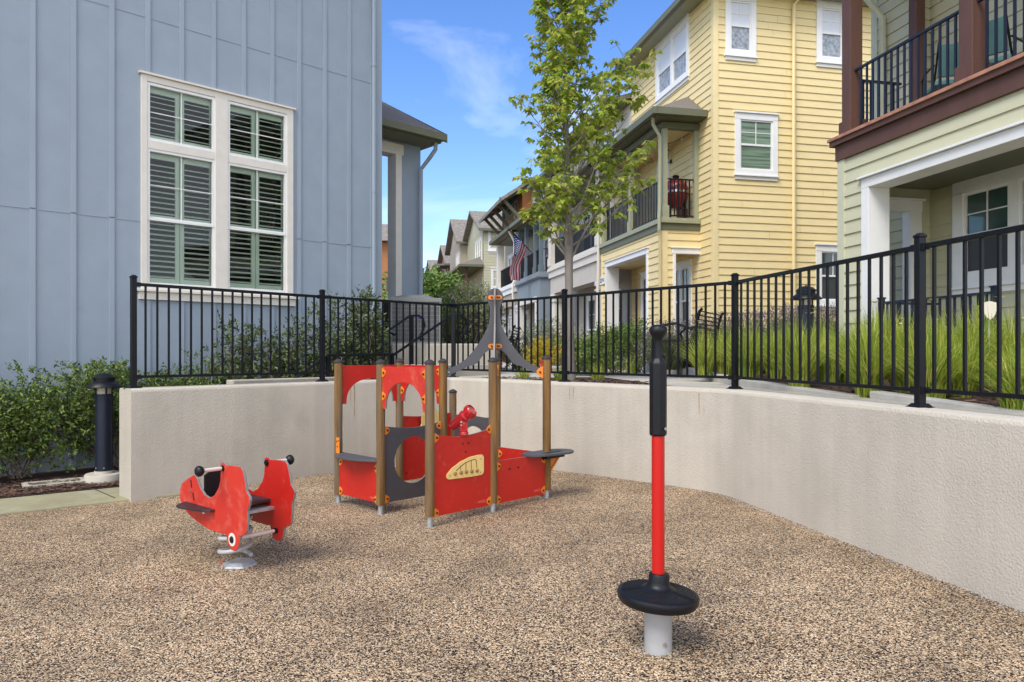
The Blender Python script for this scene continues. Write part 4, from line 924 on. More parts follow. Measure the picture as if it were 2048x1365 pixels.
# bay: ground floor walls with openings
SB, NB = SF(PB), NF(QN)
zb0, zb1 = 4.47, 4.76
o1 = sorted((wq(1213, PB), wq(1298, PB))); ozt = sf(1298, 497, PB)[1]
n0_, n1_ = nf(1345, 500, QN)[0], nf(1403, 500, QN)[0]; nzt = nf(1345, 497, QN)[1]
mb = MB(); siding(mb, SB, QN+.12, QE-.15, ZG, zb0, [(o1[0]+.02, o1[1]-.02, ZG-1, ozt-.03)]); siding(mb, NB, PB+.11, 0, ZG, zb0, [(n0_+.03, n1_-.03, 1.95, nzt-.04)])
mb.build('bay_wall', M['yellow'], yh)
for a0, a1 in ((QN-.025, QN+.13), (QE-.16, QE-.02)): boxpart('corner_board', 'yellowtrim', yh, SB, (a0, a1, -.13, .028, ZG, zb0), bevel=.004)
mb = MB(); mb.box(SB, QN+.03, o1[0], -.16, -.03, ZG, zb0); mb.box(SB, o1[1], QE-.05, -.16, -.03, ZG, zb0); mb.box(SB, o1[0], o1[1], -.16, -.03, ozt, zb0); mb.build('bay_wall_core', M['yellowtrim'], yh)
mb = MB(); mb.box(SB, o1[0], o1[0]+.10, -.2, .045, ZG, ozt-.13); mb.box(SB, o1[1]-.10, o1[1], -.35, .045, ZG, ozt-.13); mb.box(SB, o1[0]-.02, o1[1]+.02, -.2, .047, ozt-.13, ozt); mb.box(SB, o1[0]-.05, o1[1]+.05, .0, .075, ozt+.001, ozt+.03); mb.build('opening_trim', M['white'], yh, bevel=.004)
mb = MB(); mb.box(NB, n0_, n0_+.07, -.12, .045, 1.95, nzt-.13); mb.box(NB, n1_-.05, n1_, -.12, .045, 1.95, nzt-.13); mb.box(NB, n0_-.02, n1_+.02, -.12, .047, nzt-.13, nzt); mb.box(NB, n0_-.05, n1_+.04, 0, .075, nzt+.001, nzt+.03); mb.box(NB, n0_-.03, n1_+.03, -.12, .05, 1.87, 1.95); mb.build('opening_trim', M['white'], yh, bevel=.004)
boxpart('balcony_ceiling_below', 'yellowtrim', yh, SB, (QN+.05, QE-.05, -.95, -.05, zb0-.45, zb0-.40))
mb = MB(); mb.box(SB, QN-.05, QE-.02, -.06, .05, zb0, zb1-.13); mb.box(NB, PB+.06, .0, -.06, .05, zb0+.001, zb1-.131); mb.build('deck_fascia', M['olive'], yh)
mb = MB(); mb.box(SB, QN-.10, QE-.02, -.98, .09, zb1-.129, zb1-.05); mb.box(SB, QN-.07, QE-.02, -.98, .06, zb1-.05, zb1-.0); mb.build('deck', M['olivelt'], yh, bevel=.004)
zt_b = 6.95
for q in (QN+.07, wq(1257, PB), QE-.12): post(yh, SB, q, -.08, zb1, zt_b-.0, w=.12)
post(yh, NB, -.07, -.08, zb1, zt_b, base=0, w=.12)
railing(yh, SB, QN+.15, wq(1257, PB)-.08, zb1+.06, zb1+.98, -.08, step=.10, m='black', pick=.016); railing(yh, SB, wq(1257, PB)+.08, QE-.2, zb1+.06, zb1+.98, -.08, step=.10, m='black', pick=.016)
railing(yh, NB, PB+.15, -.14, zb1+.06, zb1+.98, -.08, step=.10, m='black', pick=.016)
mb = MB(); mb.box(SB, QN-.02, QE, -.16, .02, zt_b-.02, 7.08); mb.box(NB, PB+.16, 0, -.16, .02, zt_b-.019, 7.079); mb.build('beam', M['olive'], yh)
zgut = nf(1303, 212, QN-.35)[1]
shed_hip(yh, QN, QE-.25, 0, PB-.32, 7.27, 7.98, hip=1.0)
boxpart('balcony_ceiling', 'yellowtrim', yh, SB, (QN, QE-.05, -.97, -.17, 7.0, 7.04))
mb = MB(); F = SB; mb.tube([SB(QN-.12, .30, 7.12), SB(QN-.10, .28, 6.95), SB(QN-.05, .09, 6.70), SB(QN-.03, .09, 4.95), SB(QN-.10, .13, 4.80), SB(QN-.10, .13, 4.42)], .042, 8); mb.build('downspout', M['olivelt'], yh, smooth=True)
mb = MB(); mb.tube([SB(QN-.10, .13, 4.42), SB(QN-.03, .075, 4.3), SB(QN-.03, .075, ZG)], .042, 8); mb.build('downspout', M['yellowtrim'], yh, smooth=True)
d = MB(); d.box(S0, door2[0]+.08, door2[1]-.08, -.09, -.02, 4.76, 6.66); do = d.build('door', M['win'], yh)
d = MB(); d.box(S0, door2[0]-.02, door2[0]+.08, -.1, .035, 4.76, 6.66); d.box(S0, door2[1]-.08, door2[1]+.02, -.1, .035, 4.76, 6.66); d.box(S0, door2[0]-.02, door2[1]+.02, -.1, .036, 6.66, 6.80); d.build('door_frame', M['white'], do)
boxpart('balcony_end_panel', 'beige', yh, SF(0), (4.55, 4.62, .02, .9, 4.76, 6.95))
c = S0(2.22, .02, 6.35); c = S0(*[wq(1343, 0)-.02], .02, sf(1343, 318, 0)[1])
lamp = MB(); lamp.box(S0, wq(1343, 0)-.08, wq(1343, 0)+.04, 0, .03, c.z-.13, c.z-.03); lamp.tube([c+Vector((0, 0, -.1)), c-V.to_3d()*.12+Vector((0, 0, -.10)), c-V.to_3d()*.13+Vector((0, 0, -.02))], .012, 6)
lo = lamp.build('wall_lamp', M['black'], yh); q = c-V.to_3d()*.13
mb = MB(); mb.lathe(q, [(.045, 0), (.065, .18), (.062, .19)], 8); mb.build('lamp_glass', M['lampg'], lo)
mb = MB(); mb.lathe(q, [(.085, .185), (.06, .22), (.02, .26), (.01, .29)], 8); mb.build('lamp_cap', M['black'], lo)
# house number: "3374"-like worn plate
nq, nz = sf(1207, 562, PB); 
mb = MB(); mb.box(SB, nq-.21, nq+.21, .03, .05, nz-.11, nz+.11); npl = mb.build('number_plate', M['numwhite'], yh)
FR = Frame((SB.O.x, SB.O.y), -SB.a, SB.b); text_mesh('2274', .17, FR, -nq, nz, .052, .004).build('number', M['dark'], npl)

# grill, string lights
gq = QN+.36; gc = QP(gq+.10, nf(1352, 400, QN+.45)[0], 4.77)
kg = empty('ceramic_grill', gc, 'egg shaped red ceramic grill standing on the yellow house balcony', 'grill')
mb = MB(); mb.lathe(gc+Vector((0, 0, .0)), [(.16, .30), (.25, .42), (.30, .58), (.315, .68)], 24); mb.build('bowl', M['grill'], kg, smooth=True)
mb = MB(); mb.lathe(gc, [(.318, .68), (.320, .735)], 24); mb.build('band', M['chrome'], kg)
mb = MB(); mb.lathe(gc, [(.315, .735), (.305, .83), (.26, .94), (.17, 1.03), (.09, 1.06)], 24); mb.build('lid', M['grill'], kg, smooth=True)
mb = MB(); mb.lathe(gc, [(.07, 1.05), (.09, 1.12), (.05, 1.15)], 12); mb.build('chimney_cap', M['black'], kg)
for t in range(4):
    t = R(45+90*t); mb = MB(); mb.beam(gc+Vector((.27*math.cos(t), .27*math.sin(t), .0)), gc+Vector((.24*math.cos(t), .24*math.sin(t), .5)), .04, .04); mb.build('leg', M['black'], kg)
c = QP(gq+.15, -.23, 4.77); mb = MB(); mb.lathe(c, [(.10, 0), (.14, .12), (.15, .30), (.12, .32)], 14); mb.build('red_bucket', M['grill'], loc=c, label='small red bucket on the balcony floor beside the ceramic grill', cat='bucket')
sl = empty('string_lights', QP(2.5, -.5, 6.9), 'dark string of clear bulbs looping under the yellow house balcony ceiling', 'string lights')
mb = MB(); P_ = []
for k in range(25):
    t = k/24; P_.append(QP(1.0+3.4*t, -.15-.6*abs(math.sin(t*5)), 6.93-.16*abs(math.sin(t*math.pi*4))))
mb.tube(P_, .008, 5); mb.build('cable', M['black'], sl)
for k in range(1, 24, 3): mb = MB(); p = P_[k]; mb.lathe(p+Vector((0, 0, -.09)), [(.008, 0), (.028, .02), (.028, .045), (.014, .07), (.014, .09)], 8); mb.build('bulb', M['bulb'], sl)

# ---------------------------------------------------------------- houses beyond
def bay(parent, q0, q1, P, Pw, wallm, trimm, postm, opening=True, posts=(), brick=False, bb=False, roof=True, zr=7.95, cols=False, rail='navy', zroof=7.05, near=True):
    S, N = SF(P), NF(q0); dpt = Pw-P
    if not cols:
        mb = MB(); ops = [(q0+.55, q1-.5, 0, 3.75)] if opening else []
        mb2 = MB(); flat(mb, S, q0, q1, ZG, 4.5, ops, .14, 0); mb.box(N, P+.14, Pw, -.14, 0, ZG, 4.5); mb.build('bay_wall', M[wallm], parent)
        if bb:
            mb = MB(); q = q0+.2
            while q < q1: mb.box(S, q-.02, q+.02, 0, .02, 3.77, 4.5); q += .28
            mb.build('battens', M[wallm], parent)
        boxpart('opening_trim', 'cream', parent, S, (q0+.5, q0+.68, -.16, .03, ZG, 3.7), (q1-.6, q1-.45, -.16, .03, ZG, 3.7), (q0+.45, q1-.4, -.16, .04, 3.6, 3.8))
    else:
        for q in (q0+.25, q1-.25):
            mb = MB(); mb.box(S, q-.22, q+.22, -.47, -.02, 2.15, 3.55); mb.box(S, q-.27, q+.27, -.5, .02, 3.55, 3.70); mb.box(S, q-.27, q+.27, -.5, .02, 3.40, 3.46); c = mb.build('column', M[trimm], parent, bevel=.006)
            mb = MB(); mb.box(S, q-.28, q+.28, -.52, .03, ZG, 2.15); mb.build('brick_base', M['brick'], c)
        boxpart('porch_beam', wallm, parent, S, (q0, q1, -.45, .0, 3.71, 4.3))
    boxpart('deck', trimm, parent, S, (q0-.06, q1+.06, -dpt, .06, 4.31 if cols else 4.501, 4.55), (q0-.10, q1+.10, -dpt, .11, 4.551, 4.66), (q0-.06, q1+.06, -dpt, .07, 4.661, 4.76))
    pq = [q0+.1, *posts, q1-.1]
    for q in pq: post(parent, S, q, -.1, 4.76, zroof, w=.34 if cols else .16, m=postm, base=.3)
    for a, b in zip(pq, pq[1:]): railing(parent, S, a+.1, b-.1, 4.82, 5.72, -.1, m='black', step=.10, pick=.016)
    railing(parent, N, P+.2, Pw-.02, 4.82, 5.72, -.1, m='black', step=.10, pick=.016)
    boxpart('beam', 'olive', parent, S, (q0-.02, q1+.02, -.2, .02, zroof, zroof+.15))
    boxpart('porch_ceiling', 'olivelt', parent, S, (q0, q1, -dpt+.03, -.1, zroof+.16, zroof+.19))
    if roof: shed_hip(parent, q0, q1, Pw, P-.32, zroof+.22, zr)
def body(parent, q0, q1, wallm, ops=(), zE=9.7, depth=8, P=0, near=True, lap=False, nops=()):
    mb = MB(); S, N = SF(P), NF(q0)
    if lap: siding(mb, S, q0, q1, ZG, zE, ops); siding(mb, N, P, P+depth, ZG, zE, nops)
    else: flat(mb, S, q0, q1, ZG, zE, ops, .1, 0)
    mb.build('wall', M[wallm], parent)
    boxpart('wall_core', wallm if not lap else 'dark', parent, S, (q0+.02, q1-.02, -depth, -.11, ZG, zE))
def gable(parent, q0, q1, P, zE, zR, m='shinglefar', oh=.4, depth=8, wallm='tan'):
    """roof with its ridge running back from the street, gable end towards the street"""
    qm = (q0+q1)/2; e0, e1 = q0-oh, q1+oh; dz = (zR-zE)/(qm-q0)*oh
    pts = []
    for p in (P-oh, P+depth):
        for q, z in ((e0, zE-dz), (qm, zR), (e1, zE-dz)): pts += [QP(q, p, z), QP(q, p, z+.16)]
    poly_part('roof', m, parent, pts, [(1, 3, 9, 7), (3, 5, 11, 9), (0, 2, 8, 6), (2, 4, 10, 8), (0, 1, 3, 2), (2, 3, 5, 4), (0, 1, 7, 6), (4, 5, 11, 10), (6, 7, 9, 8), (8, 9, 11, 10)])
    mb = MB(); mb.prism(SF(P), [(q0, zE-.02), (q1, zE-.02), (qm, zR-.02)], -.1, 0); mb.build('gable_wall', M[wallm], parent, fix=True)
    mb = MB(); mb.box(NF(e0), P-oh, P+depth, 0, .1, zE-dz-.03, zE-dz+.12); mb.build('gutter', M['olive'], parent)

def streetroof(parent, q0, q1, P, zE, m='shingle', oh=.4, rise=1.5, depth=8):
    pts = [QP(q, p, z) for q in (q0, q1) for p, z in ((P-oh, zE), (P-oh, zE+.14), (P+depth/2, zE+rise), (P+depth, zE), (P+depth/2, zE+rise-.3))]
    poly_part('roof', m, parent, pts, [(0, 1, 6, 5), (1, 2, 7, 6), (2, 3, 8, 7), (0, 1, 2, 4), (5, 6, 7, 9), (0, 4, 9, 5), (4, 3, 8, 9), (2, 3, 4), (7, 8, 9)])
    boxpart('gutter', 'olive', parent, SF(P-oh), (q0, q1, -.02, .1, zE-.02, zE+.13))
    boxpart('soffit', 'olive', parent, SF(P-oh), (q0, q1, -oh, -.02, zE-.02, zE-.001))
# beige house
q0, q1 = 5.15, 11.8
hb_ = empty('beige_house', QP(q0, 0, 1.1), 'beige stucco townhouse with square columns on brick bases next to the yellow house', 'house')
body(hb_, q0+.03, q1, 'beige', [(6, 8, 1.4, 3.5), (8.4, 9.4, 1.2, 3.5), (6, 7.6, 4.8, 6.8), (8, 10, 5, 6.6), (6.5, 8.5, 7.7, 8.8)], zE=9.13)
bay(hb_, 5.22, 10.96, PB, 0, 'beige', 'beigelt', 'beigelt', posts=(), cols=True)
window(SF(0), 5.95, 8.05, 1.4, 3.5, hb_, .1, units=2); window(SF(0), 8.4, 9.4, 1.15, 3.5, hb_, .1, apron=False); window(SF(0), 6, 7.6, 4.8, 6.8, hb_, .1, units=2, apron=False); window(SF(0), 8, 10, 5, 6.6, hb_, .1, units=2); window(SF(0), 6.45, 8.55, 7.65, 8.85, hb_, .1, units=2)
streetroof(hb_, q0, q1, 0, 9.15)
mb = MB(); mb.tube([SF(PB)(5.12, .10, 7.0), SF(PB)(5.15, .10, 4.0), SF(PB)(5.2, .10, 3.5), SF(PB)(5.2, .10, 2.3), SF(PB)(5.1, .22, 2.1), SF(PB)(5.1, .22, 1.2)], .045, 8); mb.build('downspout', M['beigelt'], hb_, smooth=True)
# steel blue house
q0, q1 = 11.8, 16.85
hs_ = empty('steel_blue_house', QP(q0, 0, 1.1), 'steel blue townhouse with slatted balcony and narrow battens above its porch opening', 'house')
body(hs_, q0+.02, q1, 'steel', [(13, 14.4, 1.2, 3.5), (14.8, 16, 1.4, 3.5), (13.2, 14.4, 4.8, 6.8), (14.8, 16.2, 4.9, 6.6), (13, 15.5, 7.7, 8.8)], zE=8.98)
bay(hs_, 12.65, 16.7, PB, 0, 'steel', 'steel', 'steeldk', posts=(13.7, 15.3), bb=True)
window(SF(0), 12.95, 14.45, 1.15, 3.55, hs_, .1, apron=False); window(SF(0), 14.75, 16.05, 1.4, 3.5, hs_, .1, units=2); window(SF(0), 13.2, 14.4, 4.8, 6.8, hs_, .1, apron=False); window(SF(0), 14.75, 16.25, 4.9, 6.6, hs_, .1, units=2); window(SF(0), 12.95, 15.55, 7.65, 8.85, hs_, .1, units=3)
streetroof(hs_, q0, q1, 0, 9.0)
# white and orange house
q0, q1 = 16.9, 24.2
ho = empty('orange_house', QP(q0, 0, 1.1), 'townhouse with a burnt orange bracketed top storey and a pale balcony behind the flag', 'house')
body(ho, q0+.02, q1, 'tan', [(18.6, 20.2, 1.3, 3.5), (21.8, 23.2, 1.4, 3.5), (18.5, 20, 4.8, 6.8), (21.8, 23.2, 5, 6.7)], zE=9.3)
bay(ho, 16.95, 21.3, PB, 0, 'tan', 'white', 'cream', posts=(), cols=True)
window(SF(0), 18.55, 20.25, 1.25, 3.55, ho, .1, units=2); window(SF(0), 21.75, 23.25, 1.4, 3.5, ho, .1, units=2); window(SF(0), 18.5, 20, 4.8, 6.85, ho, .1, apron=False); window(SF(0), 21.75, 23.25, 4.95, 6.75, ho, .1, units=2)
P2 = -.42; boxpart('orange_bay', 'orange', ho, SF(P2), (18.1, 23, -.42, 0, 7.5, 9.4)); window(SF(P2), 19.0, 22.5, 7.95, 9.15, ho, .09, units=4, tm='steeldk')
zt = 9.5; Fz = SF(P2)
pts = [QP(q, p, z) for q in (17.55, 23.6) for p, z in ((-1.62, 8.55), (-1.62, 8.72), (.2, 9.95), (.2, 9.78))]
poly_part('bracketed_roof', 'shinglefar', ho, pts, [(0, 1, 2, 3), (4, 5, 6, 7), (0, 1, 5, 4), (1, 2, 6, 5), (0, 3, 7, 4)])
boxpart('fascia', 'olive', ho, NF(17.55), (-1.66, -1.60, 0, .05, 8.5, 8.75))
for q in (18.0, 19.2, 20.5, 21.8, 23.0):
    mb = MB(); mb.beam(QP(q, P2+.0, 7.75), QP(q, -1.35, 8.72), .14, .14); mb.beam(QP(q, P2, 9.28), QP(q, -1.5, 8.68), .12, .14); mb.build('roof_bracket', M['olive'], ho)
mb = MB(); mb.add([QP(q, p, z) for q in (16.9, 24.4) for p, z in ((.1, 9.35), (4, 10.9), (8, 9.35))], [(0, 1, 4, 3), (1, 2, 5, 4), (0, 1, 2), (3, 4, 5)]); mb.build('roof', M['shinglefar'], ho, fix=True)
mb = MB(); S = SF(PB); mb.tube([S(17.0, .34, 7.1), S(17.0, .2, 6.85), S(17.0, .08, 6.6), S(17.0, .08, 4.8), S(17.0, .16, 4.7), S(17.0, .16, 4.3), S(17.0, .09, 3.4), S(17.0, .09, 2.2), S(16.9, .3, 1.6), S(16.9, .3, 1.2)], .05, 8); mb.build('downspout', M['cream'], ho, smooth=True)
# far row: khaki, tan, red-brown, taupe
def fhouse(q0, q1, label, wallm, zE, zR, bayq=True, postm='brown', units=3, lap=True, zroof=7.05, dp=0, near_window=True, bracket=False):
    h = empty('townhouse', QP(q0, dp, 1.1), label, 'house', 'far townhouses down the street')
    S, N = SF(dp), NF(q0); mb = MB(); m_ = (q0+q1)/2
    body(h, q0, q1, wallm, [], zE=zE, P=dp, lap=lap)
    window(S, q0+.6, q0+.6+.85*units, 7.55, 9.15, h, .12, units=units, upper='blind', lower='screen')
    if near_window:
        a, z = nf(976, 458, q0); window(N, a, nf(998, 458, q0)[0], nf(976, 502, q0)[1], z, h, .14, upper='blind', lower='lace'); window(N, nf(982, 537, q0)[0], nf(998.5, 537, q0)[0], nf(985, 578, q0)[1], nf(985, 537, q0)[1], h, .14, upper='greenshut', lower='win')
        window(N, nf(971, 560, q0)[0]*0+nf(971, 600, q0)[0]+.05, nf(971, 600, q0)[0]+.95, 1.4, 3.3, h, .12)
    gable(h, q0, q1, dp, zE, zR, wallm=wallm)
    if bayq: bay(h, q0+.35, q1-.4, dp+PB-.2, dp, wallm, wallm, postm, posts=(m_-.2,), cols=False, zroof=zroof, rail='black')
    if bracket:
        for q in (q0+.5, q0+1.4, q0+2.3): mb = MB(); mb.beam(QP(q, dp, 8.0), QP(q, dp-1.0, 9.0), .14, .14); mb.build('roof_bracket', M['olive'], h)
        boxpart('bracketed_eave', 'shinglefar', h, SF(dp), (q0, q0+2.8, 0, 1.25, 9.0, 9.15))
    return h
kh = fhouse(31.2, 38.3, 'khaki clapboard townhouse with a hipped balcony roof and red brown posts', 'khaki', 9.65, 11.3)
fhouse(38.3, 44.5, 'tan townhouse with a steep grey gable just past the khaki one', 'tan', 9.9, 11.9, lap=False, near_window=False, units=2, dp=-.5)
fhouse(46.5, 53.5, 'far rust red townhouse with dark roof brackets under its gable', 'rust', 9.2, 11.1, lap=False, near_window=False, units=2, bracket=True, dp=-.3)
fhouse(53.5, 60.0, 'small farthest taupe townhouse at the end of the row', 'tan', 8.9, 10.6, lap=False, near_window=False, units=2, dp=-.8)
mb = MB(); mb.box(NF(31.0), .9, 1.1, 0, .2, 10.3, 10.4); mb.box(NF(31.0), 2.6, 3.3, 0, .2, 10.55, 10.7); mb.build('roof_vent', M['tan'], kh)

# flag
pr0 = QP(14.6, PB-.1, 5.35); tip = at(1027, 467, pr0.y-1.2); root = at(1058, 500, pr0.y-.1)
fl = empty('flag', tuple(root), 'American flag hanging from a slanted pole on the steel blue balcony', 'flag')
root2 = at(1078, 521, pr0.y); mb = MB(); mb.tube([root2, tip+(tip-root2).normalized()*.15], .018, 8); mb.build('pole', M['black'], fl)
mb = MB(); q = tip+(tip-root2).normalized()*.17; mb.lathe(q, [(.005, -.04), (.04, 0), (.005, .04)], 10); mb.build('finial', M['brass'], fl)
hoist0, hoist1 = tip, at(1054, 494, pr0.y-.6); hv = hoist1-hoist0; flen = 1.95; NX, NY = 26, 19
cloth = lambda s, t: hoist0+hv*s+Vector((-.10*t*s*2-.22*t*(1-s)*.2, .10*math.sin(t*9+s*5)*t+.06*math.sin(s*9), -flen*t*(.72+.28*(1-s))+0))+Vector((-.18*t*math.sin(s*3.1)+.12*math.sin(6*t+2*s)*t-.30*t*s*.7, 0, 0))
mb = MB()
for j in range(NY*2+1):
    for i in range(14): s, t = i/13, j/(NY*2); mb.v.append(tuple(cloth(s, t)))
for j in range(NY*2):
    for i in range(13):
        a = j*14+i; union = (i < 7 and j < NY*.80)
        mb.f.append((a, a+1, a+15, a+14)); mb.m.append(2 if union else (0 if i % 2 == 0 else 1))
mb.build('cloth', [M['flagred'], M['flagwhite'], M['flagblue']], fl, smooth='all')
mb = MB()
for r_ in range(6):
    for c_ in range(7):
        s, t = .04+.49*(r_+.5)/6, .02+.37*(c_+.5+(r_ % 2)*.3)/7
        for off in (-.012, .012):
            p = cloth(s, t)+Vector((0, off, 0)); pts = [p+Vector((.026*(1 if k % 2 else .42)*math.sin(math.pi*k/5), 0, .026*(1 if k % 2 else .42)*math.cos(math.pi*k/5))) for k in range(10)]; mb.add(pts, [tuple(range(10))])
mb.build('stars', M['flagwhite'], fl)

# ---------------------------------------------------------------- green house (right foreground)
QG, PGb, PGm, P1 = -6.53, -1.496, 0.0, -.243; QM = QG+.88; QS = -12.5
gh = empty('sage_green_house', QP(QG, PGm, 1.1), 'sage green clapboard house with a red brown timber balcony at the far right', 'house')
SB, NB, SM, S1 = SF(PGb), NF(QG), SF(PGm), SF(P1)
gq = lambda px, py, P=PGb: sf(px, py, P)
qa = gq(1726, 400)[0]; zo = gq(1726, 360)[1]; zf_ = 4.22
mb = MB()
siding(mb, SB, QS, QG-.11, 1.0, zf_, [(QS, qa-.02, 0, zo-.02)])
siding(mb, S1, QG, QM-.1, 1.0, 8.0); siding(mb, NB, P1+.0, PGm, 1.0, 8.0); siding(mb, SM, QS, QG, 1.0, 8.0, [(-8.85, gq(1912, 400, PGm)[0]-.06, 1.0+gq(1912, 577, PGm)[1]-1.0+.05, gq(1912, 366, PGm)[1]-.06), (-10.5, -8.6, 4.6, 6.7)])
# far end wall of the bay, seen from inside, with its opening
NBi = Frame((NB.O.x, NB.O.y), NB.a, NB.b)
wg = mb.build('wall', M['green'], gh)
mb = MB(); flat(mb, NB, PGb+.14, P1+.0, 1.0, zf_, [(PGb+.42, P1-.12, 1.25, 3.62)], .12, .03); mb.build('bay_end_wall', M['green'], gh)
mb = MB(); mb.box(NB, PGb+.36, PGb+.44, -.10, .06, 1.25, 3.55); mb.box(NB, P1-.14, P1+.05, -.10, .06, 1.25, 3.55); mb.box(NB, PGb+.34, P1+.06, -.10, .062, 3.55, 3.70); mb.box(NB, PGb+.30, P1+.10, -.0, .09, 3.701, 3.73); mb.build('side_opening_trim', M['white'], gh)
boxpart('corner_board', 'greentrim', gh, SB, (QG-.12, QG+.02, -.12, .028, 1.0, zf_))
boxpart('main_corner_board', 'greentrim', gh, S1, (QM-.11, QM+.02, -.10, .028, 1.0, 8.0))
boxpart('wall_core', 'green', gh, SM, (QS, QG-.0, -7, -.12, 1.0, 8.0), (QG+.001, QM-.03, -7, .20, 1.0, 8.0))
mb = MB(); mb.box(SB, qa-.14, qa, -.30, .03, 1.0, zo-.13); mb.box(SB, QS, qa+.0, -.30, .032, zo-.13, zo); mb.box(SB, QS, qa+.04, -.02, .075, zo+.001, zo+.03); mb.build('opening_trim', M['white'], gh, bevel=.004)
boxpart('porch_ceiling', 'olive', gh, SB, (QS, QG-.1, -1.48, -.31, 3.86, 3.90))
boxpart('porch_floor', 'conc', gh, SB, (QS, QG, -1.48, 0, 1.0, 1.25))
wq0, wz1 = gq(1912, 366, PGm); wz0 = gq(1912, 577, PGm)[1]
window(SM, -8.92, wq0, wz0, wz1, gh, .17, units=2, b=.04, upper='tealpane', lower='screen', grid=(2, 2), split=.47)
window(SM, -10.6, -8.5, 4.6, 6.8, gh, .12, units=2, b=.04)
zc0 = 4.22; zc1 = gq(1675, 300)[1]
boxpart('deck_beam', 'brown', gh, SB, (QS, QG+.04, -.10, .05, zc0, 4.43), bevel=.004); 
boxpart('deck_edge', 'brown', gh, SB, (QS, QG+.10, -1.48, .10, 4.431, 4.50)); boxpart('deck_cap', 'cedar', gh, SB, (QS, QG+.12, -1.48, .125, 4.501, 4.545), bevel=.004)
mb = MB(); mb.box(NB, PGb+.1, PGm, .0, .05, zc0, 4.43); mb.build('deck_end_beam', M['brown'], gh)
zp0, zp1 = 4.546, 7.6
qp2 = gq(1927, 200)[0]; qp1 = QG-.10
for q in (qp1, qp2, qp2-(qp1-qp2)): post(gh, SB, q, -.12, zp0, zp1, w=.19, m='brown', base=.22)
post(gh, NB, P1-.06, .09, zp0, zp1, w=.15, m='brown', base=0)
zr1 = 5.46; zr0 = 4.61
railing(gh, SB, qp2+.10, qp1-.10, zr0, zr1, -.10, step=.118, pick=.014); railing(gh, SB, qp2-(qp1-qp2)+.1, qp2-.10, zr0, zr1, -.10, step=.118, pick=.014)
railing(gh, NB, PGb+.22, P1-.15, zr0, zr1, -.12, step=.118, pick=.014)
boxpart('balcony_ceiling', 'greentrim', gh, SB, (QS, QG+.3, -1.48, .3, 7.6, 7.75))
mb = MB(); S = S1; qd = QM-.30; mb.tube([S(qd+.10, .35, 7.4), S(qd+.08, .30, 6.95), S(qd, .08, 6.62), S(qd, .08, 1.1)], .05, 8); mb.build('downspout', M['greentrim'], gh, smooth=True)
poly_part('roof', 'shingle', gh, [QP(q, p, z) for q in (QS, QM+.4) for p, z in ((PGb-.4, 7.76), (PGb+3.5, 9.6), (PGb+8, 7.76))], [(0, 1, 4, 3), (1, 2, 5, 4), (0, 1, 2), (3, 4, 5), (0, 2, 5, 3)])
# porch railing in front of the green house
pf = empty('porch_railing', QP(-8, -1.45, 1.3), 'low black railing behind the tall grass in front of the green house porch', 'railing')
F = SF(-1.44); z1 = 2.17
qA, qB = sf(1763, 600, -1.44)[0], sf(1990, 600, -1.44)[0]
railing(pf, F, qB, qA, 1.35, z1, 0.0, step=.11, pick=.012)
for q in (qA, qB): mb = MB(); mb.box(F, q-.03, q+.03, -.03, .03, 1.3, z1+.04); mb.box(F, q-.04, q+.04, -.04, .04, z1+.04, z1+.06); mb.build('post', M['navy'], pf)
F2 = NF(qA+.0); railing(pf, F2, -1.40, -.55, 1.35, z1, 0.0, step=.11, pick=.012, name='return_railing')
# balcony chairs
def chair(c, ang, label):
    r = empty('balcony_chair', c, label, 'chair', 'chairs on the green house balcony'); F = Frame(c, (math.cos(ang), math.sin(ang)), (-math.sin(ang), math.cos(ang)))
    mb = MB(); n = [F(a, b, .44) for a, b in ((-.22, -.22), (.22, -.22), (.22, .22), (-.22, .22))]; mb.box(F, -.22, .22, -.22, .22, .40, .46); mb.build('seat', M['teal'], r, bevel=.01)
    mb = MB(); mb.add([F(a, b, z) for a in (-.2, .2) for b, z in ((.20, .50), (.24, .50), (.36, .86), (.32, .86))], [(0, 1, 2, 3), (4, 5, 6, 7), (0, 1, 5, 4), (1, 2, 6, 5), (2, 3, 7, 6), (3, 0, 4, 7)]); mb.build('backrest', M['teal'], r, fix=True)
    for sx in (-1, 1):
        mb = MB(); mb.tube([F(sx*.24, -.22, 0), F(sx*.25, -.24, .60), F(sx*.25, -.1, .66), F(sx*.25, .26, .64)], .014, 6); mb.build('arm_frame', M['black'], r)
        mb = MB(); mb.tube([F(sx*.23, .28, 0), F(sx*.22, .16, .42), F(sx*.22, .36, .9)], .014, 6); mb.build('leg', M['black'], r)
    return r
cp = sf(1893, 180, -.70); chair(QP(cp[0]+.05, -.62, 4.55), 2.9, 'teal seated chair with black frame just left of the middle balcony post')
cp = sf(1990, 120, -.70); chair(QP(cp[0]+.05, -.62, 4.55), 2.2, 'teal seated chair with black frame right of the middle balcony post')

